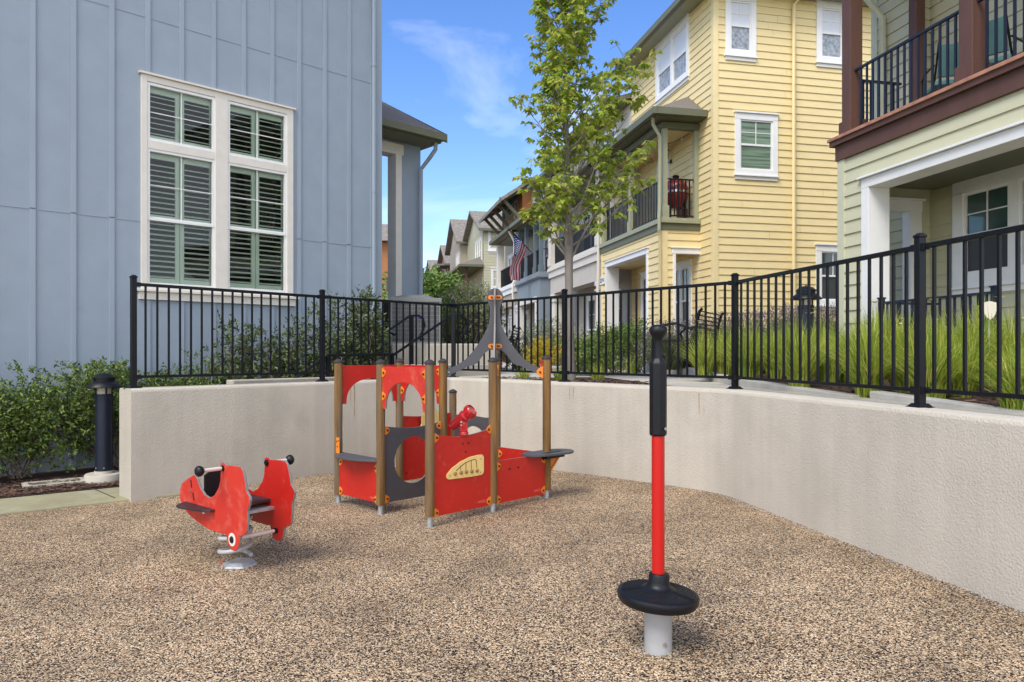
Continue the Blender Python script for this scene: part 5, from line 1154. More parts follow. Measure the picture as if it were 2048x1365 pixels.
# ============================================================ PLANTS
def shrub(name, label, c, rx, ry, h, n, lm, lsz=.045, cat='shrub', group=None, z0=0, stems=9, ang=0, holes=.25, seed=1, lobes=7, spiky=0, flowers=None, bottom=.12, fold=.2, stemm='twig', asp=.5):
    """many small leaves on twig ends spread through an uneven volume, with stems that carry them"""
    random.seed(seed); r = empty(name, (c[0], c[1], z0), label, cat, group)
    mb = MB(); ca, sa = math.cos(ang), math.sin(ang)
    def loc(x, y, z): return Vector((c[0]+x*ca-y*sa, c[1]+x*sa+y*ca, z0+z))
    blobs = []
    for k in range(lobes):
        a = random.uniform(0, 6.283); q = random.uniform(.1, .72); s = random.uniform(.34, .55)
        zc = h*random.uniform(.35, .80)
        blobs.append((math.cos(a)*rx*q, math.sin(a)*ry*q, zc, s))
    tips = []; per = 7
    while len(tips) < n/per:
        b = random.choice(blobs); d = rnd().normalized()*random.random()**.45
        x, y, z = b[0]+d.x*rx*b[3], b[1]+d.y*ry*b[3], b[2]+d.z*h*b[3]*.72
        if z < h*bottom*random.uniform(.3, 1.2) or z > h: continue
        if noise.noise(Vector((x, y, z))*5.5+Vector((seed, 0, 0))) < -.5+holes: continue
        tips.append((Vector((x, y, z)), Vector((d.x, d.y, d.z+.4))))
    for p, d in tips:
        d = (d+rnd(.35)).normalized(); L_ = random.uniform(.06, .14)
        for k in range(per):
            q = p+d*L_*(k/per)+rnd(.008); ld = (d*.6+rnd(.75)).normalized(); s = lsz*random.uniform(.7, 1.3)
            w0 = loc(*q); wd = Vector((ld.x*ca-ld.y*sa, ld.x*sa+ld.y*ca, ld.z)); leaf(mb, w0, wd, rnd(), s, s*asp, fold=fold)
    mb.build('foliage', M[lm], r)
    mb = MB()
    for k in range(stems):
        b = blobs[k % len(blobs)]; p0 = Vector((random.gauss(0, rx*.12), random.gauss(0, ry*.12), 0)); p2 = Vector((b[0]+random.gauss(0, rx*.2), b[1]+random.gauss(0, ry*.2), b[2]+h*b[3]*.4)); p1 = p0.lerp(p2, .5)+Vector((p2.x*.2, p2.y*.2, random.uniform(-.05, .1)*h))
        mb.tube([loc(*p0), loc(*p1), loc(*p2)], [.011, .008, .003], 5)
        for j in range(3): t = random.uniform(.3, .8); s0 = p0.lerp(p2, t); e = s0+Vector((random.gauss(0, rx*.3), random.gauss(0, ry*.3), random.uniform(.05, .25)*h)); mb.tube([loc(*s0), loc(*e)], [.006, .002], 4)
    mb.build('stems', M[stemm], r)
    if flowers:
        fm, fn, fs = flowers; mb = MB()
        for k in range(fn): p, d = random.choice(tips); q = loc(*(p+Vector((0, 0, .03)))); [leaf(mb, q, rnd().normalized(), rnd(), fs, fs*.6) for _ in range(4)]
        mb.build('flowers', M[fm], r, kind='stuff')
    return r
# hedge against the blue house
specs = [(-4.4, 1.22), (-3.35, 1.30), (-2.3, 1.26), (-1.3, 1.30), (-.3, 1.30), (.62, 1.22)]
where = ['cut off by the left edge of the photo', 'at the far left in front of the blue wall', 'above the utility box lid', 'just left of the black bollard', 'behind the black bollard', 'behind the end of the retaining wall']
for i, ((a, h), wtxt) in enumerate(zip(specs, where)):
    p = BF(a+.25, .52, 0); shrub('hedge_shrub', 'glossy green hedge shrub '+wtxt, (p.x, p.y), .76, .46, h-.02, 10000 if i > 0 else 3500, 'shrub', .048, group='hedge shrubs along the blue house', z0=.06, ang=math.atan2(BF.a.y, BF.a.x), seed=20+i, lobes=13, stems=14, bottom=.02, holes=.12)
for i, (px, py, D, rx, ry, zt, nn, lb) in enumerate([(395, 0, 9.6, .65, .35, 1.48, 3000, 'low leafy shrub behind the first fence panel below the big window'), (475, 0, 10.0, .55, .35, 1.95, 2200, 'thin spreading shrub behind the first fence panel, left of the tall bushes'),
                                   (575, 0, 10.3, .75, .45, 2.10, 7000, 'dark leafy shrub left of the second fence post'), (700, 0, 10.75, .72, .5, 2.42, 10500, 'big dark rounded shrub between the second fence post and the air conditioner')]):
    c = at(px, 700, D); shrub('leafy_shrub', lb, (c.x, c.y), rx, ry, zt-.15, nn, 'shrubdk' if i else 'shrub', .064 if i else .045, group='shrubs along the blue house behind the fence', z0=.15, ang=.75, seed=40+i, lobes=9, stems=16, bottom=.2, holes=.12 if i > 1 else .30, asp=.40)
c = at(735, 700, 11.6); shrub('maroon_shrub', 'low dark maroon shrub beside the stairs left of the air conditioner wall', (c.x-.1, c.y-.5), .4, .3, .45, 500, 'redleaf', .06, z0=.95, seed=51)
def grass_tuft(name, label, c, z0, n, h, spread, m='grass', group=None, cat='grass tuft', seed=0, w=.007, lean=.55, flowers=0, wind=(0, 0), strip=4):
    random.seed(seed); r = empty(name, (c[0], c[1], z0), label, cat, group); mb = MB()
    for k in range(n):
        a = random.uniform(0, 6.283); q = spread*.28*random.random()**.5; b = Vector((c[0]+q*math.cos(a), c[1]+q*math.sin(a), z0-.01)); H = h*random.uniform(.62, 1.05)
        a += random.gauss(0, .5); ln = lean*random.random()**1.2*H; out = Vector((math.cos(a)*ln+wind[0]*H, math.sin(a)*ln+wind[1]*H, 0)); s = Vector((-math.sin(a+random.gauss(0, .7)), math.cos(a), 0)).normalized()*w*random.uniform(.6, 1.2)
        pts = []
        for j in range(strip+1):
            t = j/strip; p = b+out*t**1.9+Vector((0, 0, H*(t-.24*(ln/H)*t*t*1.6))); ww = (1-t**1.6)
            pts += [p-s*ww, p+s*ww] if j < strip else [p]
        kk = len(mb.v); mb.v += [tuple(p) for p in pts]
        for j in range(strip-1): i0 = kk+2*j; mb.f.append((i0, i0+1, i0+3, i0+2)); mb.m.append(0)
        i0 = kk+2*(strip-1); mb.f.append((i0, i0+1, i0+2)); mb.m.append(0)
    mb.build('blades', M[m], r)
    for k in range(flowers):
        a = random.uniform(0, 6.283); q = spread*random.uniform(.1, .5); p = Vector((c[0]+q*math.cos(a), c[1]+q*math.sin(a), z0+h*random.uniform(.72, 1.02))); mb = MB()
        fl_ = []
        for j in range(5): t = j*1.257+random.uniform(-.2, .2); leaf(mb, p, Vector((math.cos(t), math.sin(t)*.8, .35)), Vector((0, 0, 1)), .055, .045, fold=.1)
        fo = mb.build('flower', M['petal'], r)
    return r
# tall grass clumps on the bed
random.seed(3); k = 0
def bed(i, t, s): return Vector(A[i]).lerp(Vector(A[i+1]), t).lerp(Vector(B[i]).lerp(Vector(B[i+1]), t), s)
gl = []
for D, x0, x1, nC in ((9.6, 1395, 1640, 6), (8.4, 1455, 1790, 6), (7.4, 1560, 1960, 7), (6.4, 1700, 2080, 6), (5.55, 1850, 2110, 4), (4.85, 2010, 2110, 2)):
    for j in range(nC):
        px = x0+(x1-x0)*(j+.5)/nC+random.uniform(-12, 12); X = (px-CX)*D/FPX; gl.append((px, X, D+random.uniform(-.2, .2)))
marks = {0: 'first at the curb bend behind the spinner knob', 1: 'second beside the black bench'}
def bedz(X, Y):
    best = None
    for i in range(len(A)-1):
        y0, y1 = A[i+1][1], A[i][1]
        if y0 <= Y <= y1 or (i == 0 and Y > y1) or (i == len(A)-2 and Y < y0):
            t = (y1-Y)/(y1-y0); a = Vector(A[i]).lerp(Vector(A[i+1]), t); b = Vector(B[i]).lerp(Vector(B[i+1]), t); s = (X-a.x)/(b.x-a.x); return a.z+(b.z-a.z)*min(1, max(0, s))
    return 1.2
rowt = {9.6: 'back row by the bench', 8.4: 'row behind the bollard', 7.4: 'row in front of the bollard', 6.4: 'row below the porch railing', 5.55: 'row at the sixth fence post', 4.85: 'nearest row at the right'}
idx = {}
for i, (px, X, D) in enumerate(gl):
    key = min(rowt, key=lambda q: abs(q-D)); idx[key] = idx.get(key, 0)+1
    hgt = {9.6: .70, 8.4: .78, 7.4: .80, 6.4: .76, 5.55: .62, 4.85: .50}[key]*random.uniform(.92, 1.08)
    grass_tuft('grass_clump', f'{["first","second","third","fourth","fifth","sixth","seventh"][idx[key]-1]} yellow green grass clump from the left, {rowt[key]}', (X, D), bedz(X, D)-.01, 380, hgt*random.uniform(.82, 1.08), .34, group='tall grass clumps in the bed', seed=100+i, flowers=(1 if i % 3 == 0 else 0)+(2 if i in (20, 25, 28) else 0), wind=(-.10, -.05) if D < 7 else (0, 0), w=.0068, lean=1.0)
# lavender behind the grass and by the yellow house
def lavender(label, c, z0, r_, h, n, seed, lm='lav', fm='lavf', fl_=True, group='lavender mounds in front of the yellow house'):
    random.seed(seed); r = empty('lavender_mound', (c[0], c[1], z0), label, 'lavender', group); mb = MB(); fb_ = MB()
    for k in range(n):
        a = random.uniform(0, 6.283); el_ = random.uniform(.25, 1.45); q = random.uniform(.55, 1.0); d = Vector((math.cos(a)*math.cos(el_), math.sin(a)*math.cos(el_), math.sin(el_)))
        b = Vector((c[0]+d.x*r_*.35*random.random(), c[1]+d.y*r_*.35*random.random(), z0)); e = Vector((c[0]+d.x*r_*q, c[1]+d.y*r_*q, z0+d.z*h*q)); s = rnd().cross(d).normalized()*.006
        m_ = b.lerp(e, .5)+rnd(.02); kk = len(mb.v); mb.v += [tuple(v) for v in (b-s, b+s, m_+s, m_-s, e)]; mb.f += [(kk, kk+1, kk+2, kk+3), (kk+3, kk+2, kk+4)]; mb.m += [0, 0]
        for j in range(4): leaf(mb, b.lerp(e, random.uniform(.3, .9)), (d+rnd(.6)), rnd(), .055, .014)
        if fl_ and q > .80:
            for j in range(3): leaf(fb_, e+d*.012*j*2, (d+rnd(.5)), rnd(), .032, .016)
    mb.build('stems', M[lm], r)
    if fl_: fb_.build('flower_spikes', M[fm], r)
    return r
lavs = [(1335, 12.4, .62, .86), (1395, 12.8, .62, .90), (1450, 12.2, .6, .90), (1505, 11.8, .6, .92), (1560, 11.4, .6, .94), (1605, 11.6, .55, .9), (1655, 11.0, .5, .86)]
lt_ = ['leftmost lavender mound beside the yellow corner post', 'lavender mound under the yellow side opening', 'lavender mound behind the black bench', 'lavender mound right of the fifth fence post', 'lavender mound left of the second bollard', 'lavender mound behind the second bollard', 'lavender mound at the corner of the green house']
for i, ((px, D, r_, h), tx) in enumerate(zip(lavs, lt_)): c = at(px, 700, D); lavender('grey green '+tx, (c.x, c.y), bedz(c.x, c.y)-.02, r_, h, 1000, 200+i)
# bushes between the walkway and the houses, seen through the middle of the fence
mid = [('mixed_shrub', 'pale speckled shrub below the flag left of the tree trunk', 1040, 16.5, .8, .6, 1.0, 2800, 'paleleaf', .05, None), ('mixed_shrub', 'tall pale flowering shrub between the golden bush and the trunk', 1095, 17.0, .7, .5, 1.25, 2800, 'paleleaf', .05, None),
       ('golden_shrub', 'golden yellow rounded shrub left of the tree trunk', 1083, 14.2, .42, .36, .66, 5200, 'yelleaf', .04, None), ('dark_shrub', 'dark low shrub left of the golden one', 1040, 15.0, .42, .38, .55, 1200, 'shrubdk', .05, None),
       ('green_shrub', 'bright green leafy shrub right behind the tree trunk', 1152, 12.5, .5, .4, .66, 3200, 'midleaf', .055, None), ('green_shrub', 'loose green and orange shrub beside the brick pillar base', 1180, 14.0, .62, .5, .95, 3400, 'paleleaf', .05, None),
       ('green_shrub', 'bushy green shrub in front of the yellow porch opening', 1228, 13.4, .66, .5, .92, 4800, 'midleaf', .05, None), ('mixed_shrub', 'olive shrub with pale flowers by the yellow porch opening', 1275, 14.0, .6, .5, 1.00, 3600, 'midleaf', .05, ('petal', 40, .03)),
       ('green_shrub', 'low green strappy shrub at the edge of the concrete walkway', 1190, 12.0, .5, .3, .42, 2200, 'midleaf', .06, None)]
for i, (nm, lb, px, D, rx, ry, h, nn, lm, ls, fw) in enumerate(mid): c = at(px, 700, D); shrub(nm, lb, (c.x, c.y), rx, ry, h, nn, lm, ls, z0=1.1, seed=300+i, lobes=12, flowers=fw, bottom=.0, holes=.0, asp=.42)
for i, (px, D, h, lb) in enumerate([(1195, 10.4, .34, 'short green strappy tuft on the mulch right of the tree trunk'), (1045, 10.9, .22, 'small green tuft on the mulch left of the tree trunk'), (1120, 10.2, .30, 'small green tuft at the foot of the tree trunk'), (1262, 12.9, .5, 'green grass tuft at the walkway edge below the yellow opening')]):
    c = at(px, 700, D); grass_tuft('strap_tuft', lb, (c.x, c.y), 1.1, 90, h, .3, seed=340+i, group='small green tufts on the mulch', lean=1.0, w=.007)
p = ground(185, 940); grass_tuft('strap_tuft', 'small pale green tuft at the foot of the black bollard', (p.x-.12, p.y+.15), .07, 26, .40, .22, seed=350, group='small green tufts on the mulch', lean=.9, w=.008)
c = at(1086, 700, 12.6); shrub('red_flower_clump', 'small bright red flower clump at the walkway edge left of the trunk', (c.x, c.y), .10, .10, .20, 150, 'redflower', .05, cat='flowers', z0=1.12, seed=360, lobes=4, stems=4, bottom=0)
# shrubs on the left terrace behind the air conditioner
for i, (px, D, rx, h, nn, lm, lb) in enumerate([(905, 14.6, .55, 1.15, 2600, 'shrub', 'green shrub right of the air conditioner'), (955, 14.4, .6, 1.25, 2600, 'paleleaf', 'grey green shrub behind the third fence post'), (985, 15.2, .5, 1.1, 1700, 'shrubdk', 'dark shrub behind the playhouse spire')]):
    c = at(px, 700, D); shrub('terrace_shrub', lb, (c.x, c.y), rx, .5, h, nn, lm, .05, z0=1.62, seed=400+i, lobes=9, bottom=.0, holes=.08, group='shrubs on the low terrace wall', asp=.4)
lavender('tall wispy lavender bush right of the air conditioner', ((915-CX)*14.9/FPX, 14.9), 1.62, .55, 1.22, 900, 410, group='lavender on the terrace'); lavender('tall wispy lavender bush left of the spire top', ((960-CX)*15.2/FPX, 15.2), 1.62, .55, 1.22, 900, 411, group='lavender on the terrace')

# young maple
random.seed(11)
tc_ = at(1143, 747, 9.95); tree = empty('young_maple_tree', (tc_.x, tc_.y, 1.1), 'young maple with pale trunk and bright yellow green leaves behind the fence', 'tree')
TX, TY = tc_.x, tc_.y
def tp(z):   # trunk centre line
    q = max(0, (z-1.1)); return Vector((TX-.018*q-.01*math.sin(q*1.7), TY+.03*q, z))
mb = MB(); zs = [1.05, 1.15, 1.4, 2.0, 2.6, 3.0, 3.3, 3.8, 4.5, 5.2, 6.0, 7.0, 8.0]; rs = [.072, .062, .057, .055, .056, .060, .046, .037, .032, .026, .020, .012, .004]
mb.tube([tp(z) for z in zs], rs, 12)
limbs = []
def limb(p0, az_, el0, L_, r0_, n=8):
    pts = [p0.copy()]; d = Vector((math.cos(az_)*math.cos(el0), math.sin(az_)*math.cos(el0), math.sin(el0)))
    for k in range(n):
        d = (d+Vector((0, 0, .055))+rnd(.05)).normalized(); pts.append(pts[-1]+d*L_/n)
    return pts, [r0_*(1-.88*k/n) for k in range(n+1)]
trunk = mb.build('trunk', M['bark'], tree, smooth='all')
specsL = []
for k in range(56):
    z = 2.75+4.6*(k/56)**1.0; az_ = k*2.399+random.uniform(-.3, .3)
    ext = {0: .95}.get(0)
    L_ = (1.62 if z < 4.6 else 1.25 if z < 5.6 else .95)*random.uniform(.75, 1.1)
    el0 = random.uniform(.72, 1.1) if z > 3.2 else random.uniform(.6, 1.0)
    specsL.append((z, az_, el0, L_))
specsL += [(2.95, .05, .55, 1.55), (3.1, 0.3, .62, 1.75), (3.3, -.3, .55, 1.75), (3.9, .1, .6, 1.7), (4.3, -.2, .62, 1.7), (4.6, .3, .7, 1.5), (2.8, 2.9, .85, 1.3), (3.0, 3.4, .95, 1.5)]
lf = MB()
def leaves_at(p, d, n, S):
    for k in range(n):
        a = random.uniform(0, 6.283); out = Vector((math.cos(a), math.sin(a), random.uniform(-.75, .15))).normalized()
        q = p+out*random.uniform(.02, .06)+d*random.uniform(-.02, .03); up = Vector((random.gauss(0, .35), random.gauss(0, .35), 1))
        dd = (out+Vector((0, 0, -.45))+rnd(.15)).normalized(); maple_leaf(lf, q, dd, up, S*random.uniform(.6, 1.15))
bl = MB(); BR = []
for z, az_, el0, L_ in specsL:
    L_ *= (.66 if math.cos(az_) < 0 else .92)*(.90 if z < 3.5 else 1.0)
    pts, rr = limb(tp(z), az_, el0, L_, .015 if z > 3.6 else .019)
    b = MB(); b.tube(pts, rr, 6); BR.append(b)
    for k in range(2, len(pts)):
        for tw in range(2 if k < 6 else 3):
            if random.random() < .12: continue
            a = random.uniform(0, 6.283); dax = (pts[k]-pts[k-1]).normalized(); side = Vector((math.cos(a), math.sin(a), random.uniform(-.1, .7))).normalized(); tl = random.uniform(.10, .34)*(1.15 if k < 6 else .8)
            e = pts[k]+(side*.8+dax*.6).normalized()*tl; mid_ = pts[k].lerp(e, .5)+Vector((0, 0, .02)); b.tube([pts[k], mid_, e], [.0045, .003, .0015], 4, cap=False)
            nn = 2 if z < 3.3 and k < 5 else 4
            leaves_at(e, side, random.randint(6, 9), .088); 
            if nn > 2: leaves_at(mid_, side, random.randint(3, 6), .08)
for b in BR: b.build('branch', M['bark'], tree)
lf.build('foliage', M['maple'], tree)

# far trees
def fartree(label, px, D, ztop, rx, z0=1.0, n=3600, seed=1, lsz=.30, m='fartree'):
    random.seed(seed); c = at(px, 700, D); r = empty('far_tree', (c.x, c.y, z0), label, 'tree', 'trees beyond the houses')
    H = ztop-z0; mb = MB(); mb.tube([(c.x, c.y, z0), (c.x+.1, c.y, z0+H*.45), (c.x, c.y, z0+H*.8)], [.22, .16, .05], 8)
    for k in range(7): a = k*.9; mb.tube([(c.x, c.y, z0+H*.3), (c.x+math.cos(a)*rx*.6, c.y+math.sin(a)*rx*.6, z0+H*.7)], [.09, .03], 5)
    mb.build('trunk', M['bark'], r); mb = MB(); bl_ = []
    for k in range(16): a = random.uniform(0, 6.283); q = random.random()**.5*.75; bl_.append(Vector((math.cos(a)*rx*q, math.sin(a)*rx*q, H*random.uniform(.32, .86)-q*H*.12)))
    for k in range(n):
        b = random.choice(bl_); d = rnd().normalized()*random.random()**.5; p = Vector((c.x, c.y, z0))+b+Vector((d.x*rx*.42, d.y*rx*.42, d.z*H*.17)); leaf(mb, p, rnd(), rnd(), lsz*random.uniform(.6, 1.2), lsz*.6)
    mb.build('foliage', M[m], r)
fartree('bright green tree beside the blue porch corner down the street', 862, 44, 6.9, 2.2, seed=501, n=4200, lsz=.26)
fartree('green tree seen in the narrow gap behind the blue porch', 772, 40, 6.6, 2.6, seed=502, lsz=.26)
fartree('yellow green tree closing the street far away', 885, 70, 8.5, 3.2, seed=503, n=2600, lsz=.4)

# ============================================================ STREET FURNITURE
def bollard(c, z0, label, foot=True):
    r = empty('bollard_light', (c[0], c[1], z0), label, 'bollard light', 'black bollard lights')
    mb = MB(); mb.lathe((c[0], c[1], z0), [(.092, .02), (.092, .86), (.098, .862), (.098, .885), (.092, .887), (.092, .905)], 28); s = mb.build('shaft', M['navy'], r, smooth=True)
    mb = MB(); mb.lathe((c[0], c[1], z0), [(.078, .905), (.078, .985)], 24); mb.build('lens', M['lampg'], r, smooth=True)
    mb = MB()
    for k in range(4): t = R(45+90*k); mb.box(Frame((c[0], c[1]), (math.cos(t), math.sin(t)), (-math.sin(t), math.cos(t))), .076, .088, -.008, .008, z0+.90, z0+.99)
    mb.build('lens_guard', M['black'], r)
    mb = MB(); mb.lathe((c[0], c[1], z0), [(.186, .978), (.190, .980), (.188, .990), (.118, 1.050), (.112, 1.052), (.112, 1.075), (.120, 1.078), (.120, 1.095), (.112, 1.10), (.085, 1.125), (.04, 1.142), (.012, 1.146), (.010, 1.155), (.002, 1.157)], 32)
    mb.build('hood', M['black'], r, smooth=True)
    mb = MB(); mb.lathe((c[0], c[1], z0), [(.098, -.02), (.098, .022)], 24); mb.build('base_ring', M['conc'], r, smooth=True)
    for t in (-60, -120): mb = MB(); q = Vector((c[0]+.092*math.cos(R(t)), c[1]+.092*math.sin(R(t)), z0+.06)); mb.tube([q, q+Vector((0, -.006, 0))], .008, 8); mb.build('bolt', M['boltz'], s)
    if foot: mb = MB(); mb.lathe((c[0], c[1], z0-.30), [(.20, 0), (.20, .275), (.19, .29)], 32); mb.build('concrete_footing', M['conc'], r, smooth=True)
    return r
D = 8.35; bollard(((208-CX)*D/FPX, D), CZ+(HY-945)*D/FPX, 'black bollard light on a round concrete footing beside the wall end')
D = 9.0; bollard(((1612-CX)*D/FPX, D), CZ+(HY-757)*D/FPX, 'black bollard light standing in the tall grass behind the fence')
# utility box lid
c = ground(108, 973); F = Frame((c.x, c.y+.02), (pd.x, pd.y), (pn.x, pn.y)); rr = lambda w_, h_, r_: [(x*(w_-r_)+r_*math.cos(R(t)), y*(h_-r_)+r_*math.sin(R(t))) for x, y, t0 in ((1, 1, 0), (-1, 1, 90), (-1, -1, 180), (1, -1, 270)) for t in range(t0, t0+91, 15)]
ub = empty('utility_box', (c.x, c.y+.1, .03), 'flat pale plastic utility box lid set in the mulch by the path', 'utility box')
mb = MB(); mb.prism(lambda a, b, z: F(a, z, b), rr(.31, .15, .06), .01, .05, [rr(.25, .10, .02)]); mb.build('frame', M['conc'], ub, fix=True)
mb = MB(); mb.prism(lambda a, b, z: F(a, z, b), rr(.248, .098, .02), .01, .04); mb.build('lid', M['concg'], ub, fix=True, bevel=.003)
# low wall, stairs, handrails, air conditioner behind the fence on the left
LW = Frame((POSTS[0].x, POSTS[0].y), dl, (-nl.x, -nl.y))      # a along the left wall, b away from us
mb = MB(); mb.box(LW, 1.3, 3.35, .42, .60, 0, 1.17); mb.build('low_stair_wall', M['stucco'], bevel=.015, label='low stucco wall just behind the fence below the dark shrubs', cat='wall')
nx_ = Vector((1169, 1450)).normalized()
st = empty('concrete_stairs', LW(3, .8, .1), 'concrete stair flights rising behind the fence towards the terrace', 'stairs')
mb = MB()
for k in range(9): a0 = 1.5+.28*k if k < 4 else 3.6+.28*(k-4); mb.box(LW, a0, (3.6 if k == 3 else 6.0) if k in (3, 8) else a0+.29, .62, 1.72, -.0+.001*k, .22+.135*k)
mb.build('steps', M['conc'], st, bevel=.01)
def hrail(label, b):
    r = empty('handrail', LW(3, b, .5), label, 'handrail', 'black handrails of the stairs')
    def ln(px): t = (px-CX)/FPX; O = LW.O+LW.b*b; return (O.x-t*O.y)/(t*LW.a.y-LW.a.x)
    return r, ln
for b, lb, xs in ((.55, 'nearer black stair handrail right behind the fence', (577, 656, 789, 904)), (1.78, 'farther black stair handrail with a curled end in front of the air conditioner', (479, 574, 709, 820))):
    r, ln = hrail(lb, b); aa = [ln(x) for x in xs]; Ds = [(LW.O+LW.b*b).y+a*LW.a.y for a in aa]; ys = (766, 711, 709, 631) if b < 1 else (769, 711, 709, 632)
    pts = [LW(a, b, CZ+(HY-y)*Dq/FPX) for a, y, Dq in zip(aa, ys, Ds)]; a3_, z3 = aa[3], pts[3].z
    curl = [LW(a3_+.20, b, z3+.01), LW(a3_+.30, b, z3-.04), LW(a3_+.34, b, z3-.16), LW(a3_+.28, b, z3-.28), LW(a3_+.22, b, z3-.36), LW(a3_+.25, b, z3-.42), LW(a3_+.31, b, z3-.40)]
    mb = MB(); mb.tube(pts+curl, .021, 8); mb.build('rail', M['black'], r, smooth=True)
    for q, (a, z) in enumerate(((aa[1], pts[1].z), (aa[2]-.04, pts[2].z), (aa[3]+.04, z3))):
        mb = MB(); w_ = .045 if q < 2 else .05; mb.box(LW, a-w_/2, a+w_/2, b-w_/2, b+w_/2, z-.95, z-.015); mb.build('post', M['black'], r, bevel=.004)
    mb = MB(); z = pts[1].z-.33
    mb.beam(LW(aa[1], b, pts[1].z-.42), LW(aa[2], b, pts[2].z-.42), .025, .03); mb.build('lower_rail', M['black'], r)
AW = Frame((-2.12, 12.75), (.985, .17), (.17, -.985))
mb = MB(); mb.box(AW, 0, 1.88, -.16, 0, .3, 1.665); mb.box(AW, 0, .16, -1.6, -.16, .3, 1.664); mb.build('terrace_wall', M['stucco'], bevel=.03, label='sand stucco terrace wall carrying the air conditioner behind the fence', cat='wall')
mb = MB(); mb.box(AW, .16, 1.86, -4, -.16, .9, 1.60); mb.build('terrace_soil', M['mulch'], kind='structure')
ac = empty('air_conditioner', AW(.5, -.7, 1.6), 'grey louvred air conditioner unit on the terrace wall below the blue porch', 'air conditioner')
F = Frame(tuple(AW(-.02, -.30, 0).xy), (.975, .22), (.22, -.975)); W_, Dp = .92, .80
mb = MB(); mb.box(F, -.03, W_+.03, -Dp, .03, 1.605, 1.66); mb.build('pad', M['conc'], ac, bevel=.01)
mb = MB(); mb.box(F, .015, W_-.015, -Dp+.03, -.015, 1.68, 2.44); mb.build('coil_core', M['acgrille'], ac)
mb = MB()
for x in (0, W_-.04): mb.box(F, x, x+.04, -.04, 0, 1.66, 2.46); mb.box(F, x, x+.04, -Dp, -Dp+.04, 1.66, 2.46)
mb.box(F, .04, W_-.04, -.035, -.001, 1.66, 1.70); mb.box(F, .04, W_-.04, -Dp+.001, -Dp+.035, 1.66, 1.70); mb.box(F, .001, .035, -Dp+.04, -.04, 1.66, 1.70); mb.box(F, W_-.035, W_-.001, -Dp+.04, -.04, 1.66, 1.70); mb.build('frame', M['acgrey'], ac)
mb = MB()
for k in range(1, 30): x = .04+(W_-.08)*k/30; mb.box(F, x-.004, x+.004, -.012, -.004, 1.70, 2.42)
for k in range(1, 9): z = 1.70+.72*k/9; mb.box(F, .04, W_-.04, -.0035, .002, z-.005, z+.005)
for k in range(1, 22): y = -.04-(Dp-.08)*k/22; mb.box(F, -.002, .006, y-.004, y+.004, 1.70, 2.42)
mb.build('grille', M['acgrey'], ac)
mb = MB(); mb.box(F, -.01, W_+.01, -Dp-.01, .01, 2.42, 2.50); c = F(W_/2, -Dp/2, 0); mb.lathe((c.x, c.y, 0), [(.40, 2.50), (.38, 2.53), (.28, 2.56), (.1, 2.575), (.02, 2.58)], 20); mb.build('top_cover', M['acgrey'], ac, bevel=.01)
mb = MB(); c = F(W_*.60, .004, 2.13); FX_ = F; mb.prism(F, [(W_*.60+.055*math.cos(R(t)), 2.13+.020*math.sin(R(t))) for t in range(0, 360, 20)], .003, .008); mb.prism(F, [(W_*.60-.03, 2.145), (W_*.60+.03, 2.145), (W_*.60, 2.185)], .0031, .0078); mb.build('badge', M['logo'], ac, fix=True)
ht = empty('electric_box', BF(aE+.02, -.5, 2.0), 'dark electric disconnect box on the wall left of the air conditioner', 'electric box')
mb = MB(); p = at(772, 620, 12.9); mb.box(Frame((p.x, p.y), (1, 0), (0, -1)), -.07, .06, 0, .12, 1.95, 2.40); mb.build('box', M['dark'], ht, bevel=.01)
mb = MB(); mb.tube([p+Vector((0, 0, -.1)), p+Vector((.02, -.05, -.35)), p+Vector((.16, -.1, -.45)), p+Vector((.22, -.1, -.42))], .022, 8); mb.build('conduit', M['dark'], ht, smooth=True)
# benches
def bench(c, z0, ang, label):
    r = empty('park_bench', (c[0], c[1], z0), label, 'bench', 'black metal park benches'); F = Frame((c[0], c[1], z0), (math.cos(ang), math.sin(ang)), (math.sin(ang), -math.cos(ang)))   # a along, b = front
    for s in (-.72, .72):
        mb = MB(); mb.tube([F(s, .30, 0), F(s, .27, .20), F(s, .30, .42), F(s, .36, .58), F(s, .28, .66), F(s, .05, .69), F(s, -.20, .60)], .020, 8); mb.tube([F(s, .30, .42), F(s, .0, .44), F(s, -.20, .40)], .018, 8)
        mb.tube([F(s, -.36, 0), F(s, -.20, .40), F(s, -.30, .86), F(s, -.34, .90)], .022, 8); mb.build('side_frame', M['black'], r, smooth=True)
    mb = MB()
    for k in range(9): b = .26-.052*k; mb.box(F, -.70, .70, b-.018, b+.018, .43, .445)
    mb.build('seat', M['black'], r)
    mb = MB()
    for k in range(7): t = k/6; mb.beam(F(-.70, -.21-.10*t, .50+.36*t), F(.70, -.21-.10*t, .50+.36*t), .035, .014)
    mb.build('backrest', M['black'], r)
    return r
c = at(1376, 700, 11.2); bench((c.x+.05, c.y), 1.24, math.atan2(U.y, U.x)+math.pi-.70, 'black metal bench among the lavender behind the spinner knob')
c = at(1005, 700, 15.5); bench((c.x, c.y), 1.16, math.atan2(U.y, U.x)+math.pi-.3, 'black metal bench at the left of the walkway behind the playhouse spire')
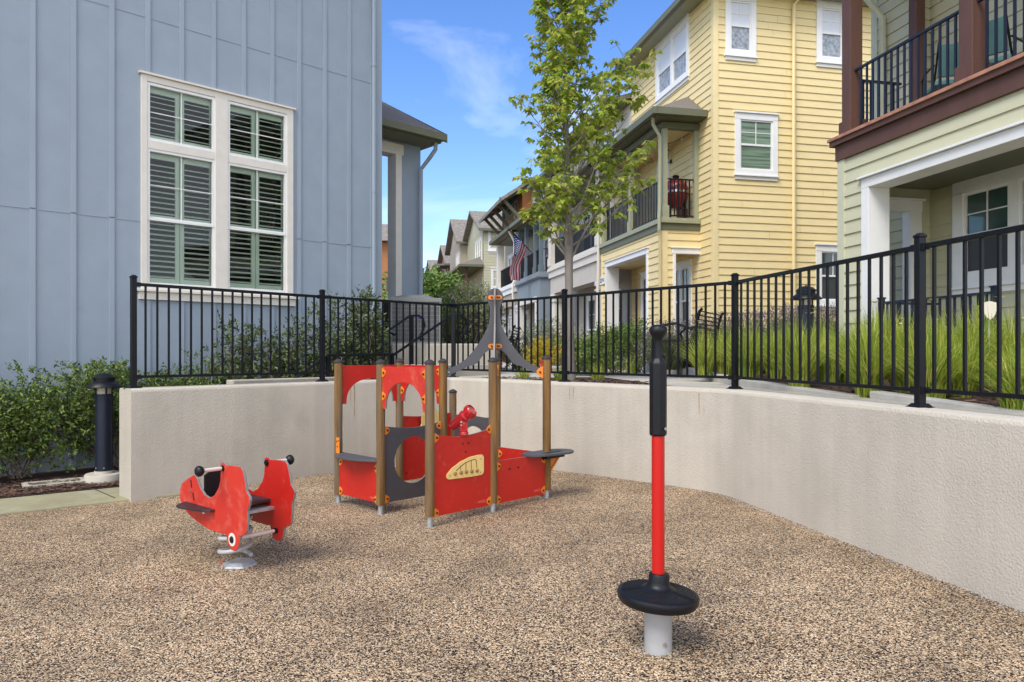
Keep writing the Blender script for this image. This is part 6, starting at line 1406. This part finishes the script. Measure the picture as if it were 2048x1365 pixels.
# shield shaped sign
c = at(1979, 620, 6.3); sg_ = empty('shield_sign', (c.x, c.y, 1.25), 'small tan shield shaped yard sign in the grass at the right', 'sign')
F = Frame((c.x, c.y), (1, 0), (0, -1)); z1 = CZ+(HY-603)*6.3/FPX; z0 = CZ+(HY-640)*6.3/FPX; w_ = .055
mb = MB(); mb.prism(F, [(-w_, z1-.012), (-w_*.4, z1-.004), (0, z1), (w_*.4, z1-.004), (w_, z1-.012), (w_, z0+.08), (w_*.85, z0+.05), (w_*.5, z0+.02), (0, z0), (-w_*.5, z0+.02), (-w_*.85, z0+.05), (-w_, z0+.08)], 0, .008); mb.build('shield', M['tansign'], sg_, fix=True)
mb = MB(); mb.tube([(c.x, c.y+.006, 1.2), (c.x, c.y+.006, z0+.05)], .006, 6); mb.build('stake', M['galv'], sg_)
# orange house far behind the blue porch
oh_ = empty('orange_backdrop_house', at(740, 700, 52), 'orange sided house glimpsed in the gap behind the blue porch', 'house'); F = Frame(tuple(at(700, 700, 52).xy), (1, .1), (.1, -1))
boxpart('wall', 'orange', oh_, F, (-3, 4.2, -6, 0, 0, 9.6)); poly_part('roof', 'shinglefar', oh_, [F(a, b, z) for a in (-3.5, 4.7) for b, z in ((.6, 9.5), (-3, 11.3), (-6.6, 9.5))], [(0, 1, 4, 3), (1, 2, 5, 4), (0, 1, 2), (3, 4, 5), (0, 2, 5, 3)])

# dry leaves blown on to the rubber surface
random.seed(77)
for px, py in ((1585, 1052), (1490, 1168), (985, 1215), (640, 1228), (1110, 1090), (1745, 1240), (300, 1180), (880, 1290)):
    c = ground(px, py); a = random.uniform(0, 6.3); mb = MB(); d = Vector((math.cos(a), math.sin(a), .08))
    leaf(mb, Vector((c.x, c.y, c.z+.006)), d, Vector((0, 0, 1)), .035, .020, fold=.3)
    mb.build('dry_leaf', mat('dry_brown_leaf', (.20, .085, .04), .8, .2), label='small dry brown leaf lying on the rubber play surface', cat='leaf', group='dry leaves on the rubber surface')

# pale grit gathered along the wall foot and round the equipment feet
random.seed(91); mb = MB(); face = offs(ctr, .17)
def grit(x, y, k=1):
    z = gz(x)+.003; a = random.uniform(0, 6.3); r_ = random.uniform(.002, .0045)*k; mb.quad(*[Vector((x+r_*math.cos(a+t), y+r_*math.sin(a+t)*.8, z+random.uniform(0, .003))) for t in (0, 1.5, 3.1, 4.7)])
for i in range(len(face)-1):
    a, b = face[i], face[i+1]; n_ = perp(a, b)
    for _ in range(int((b-a).length*300)): q = a.lerp(b, random.random())+n_*abs(random.gauss(0, .045)); grit(q.x, q.y, 1.3)
for i, j in ((2, 0), (1, 0), (0, 0), (0, 1), (0, 2)):
    p = ph(i, j)
    for _ in range(170): t = random.uniform(0, 6.3); q = abs(random.gauss(.05, .06)); grit(p.x+q*math.cos(t), p.y+q*math.sin(t))
for _ in range(420): t = random.uniform(0, 6.3); q = .068+abs(random.gauss(0, .035)); grit(SX+q*math.cos(t), SY+q*math.sin(t), .7)
for _ in range(300): t = random.uniform(0, 6.3); q = .11+abs(random.gauss(0, .05)); grit(rb.x+q*math.cos(t), rb.y+q*math.sin(t))
mb.build('pale_grit', mat('pale_grit', (.50, .48, .45), .9, .3, 50), loc=(0, 0, 0), kind='stuff')
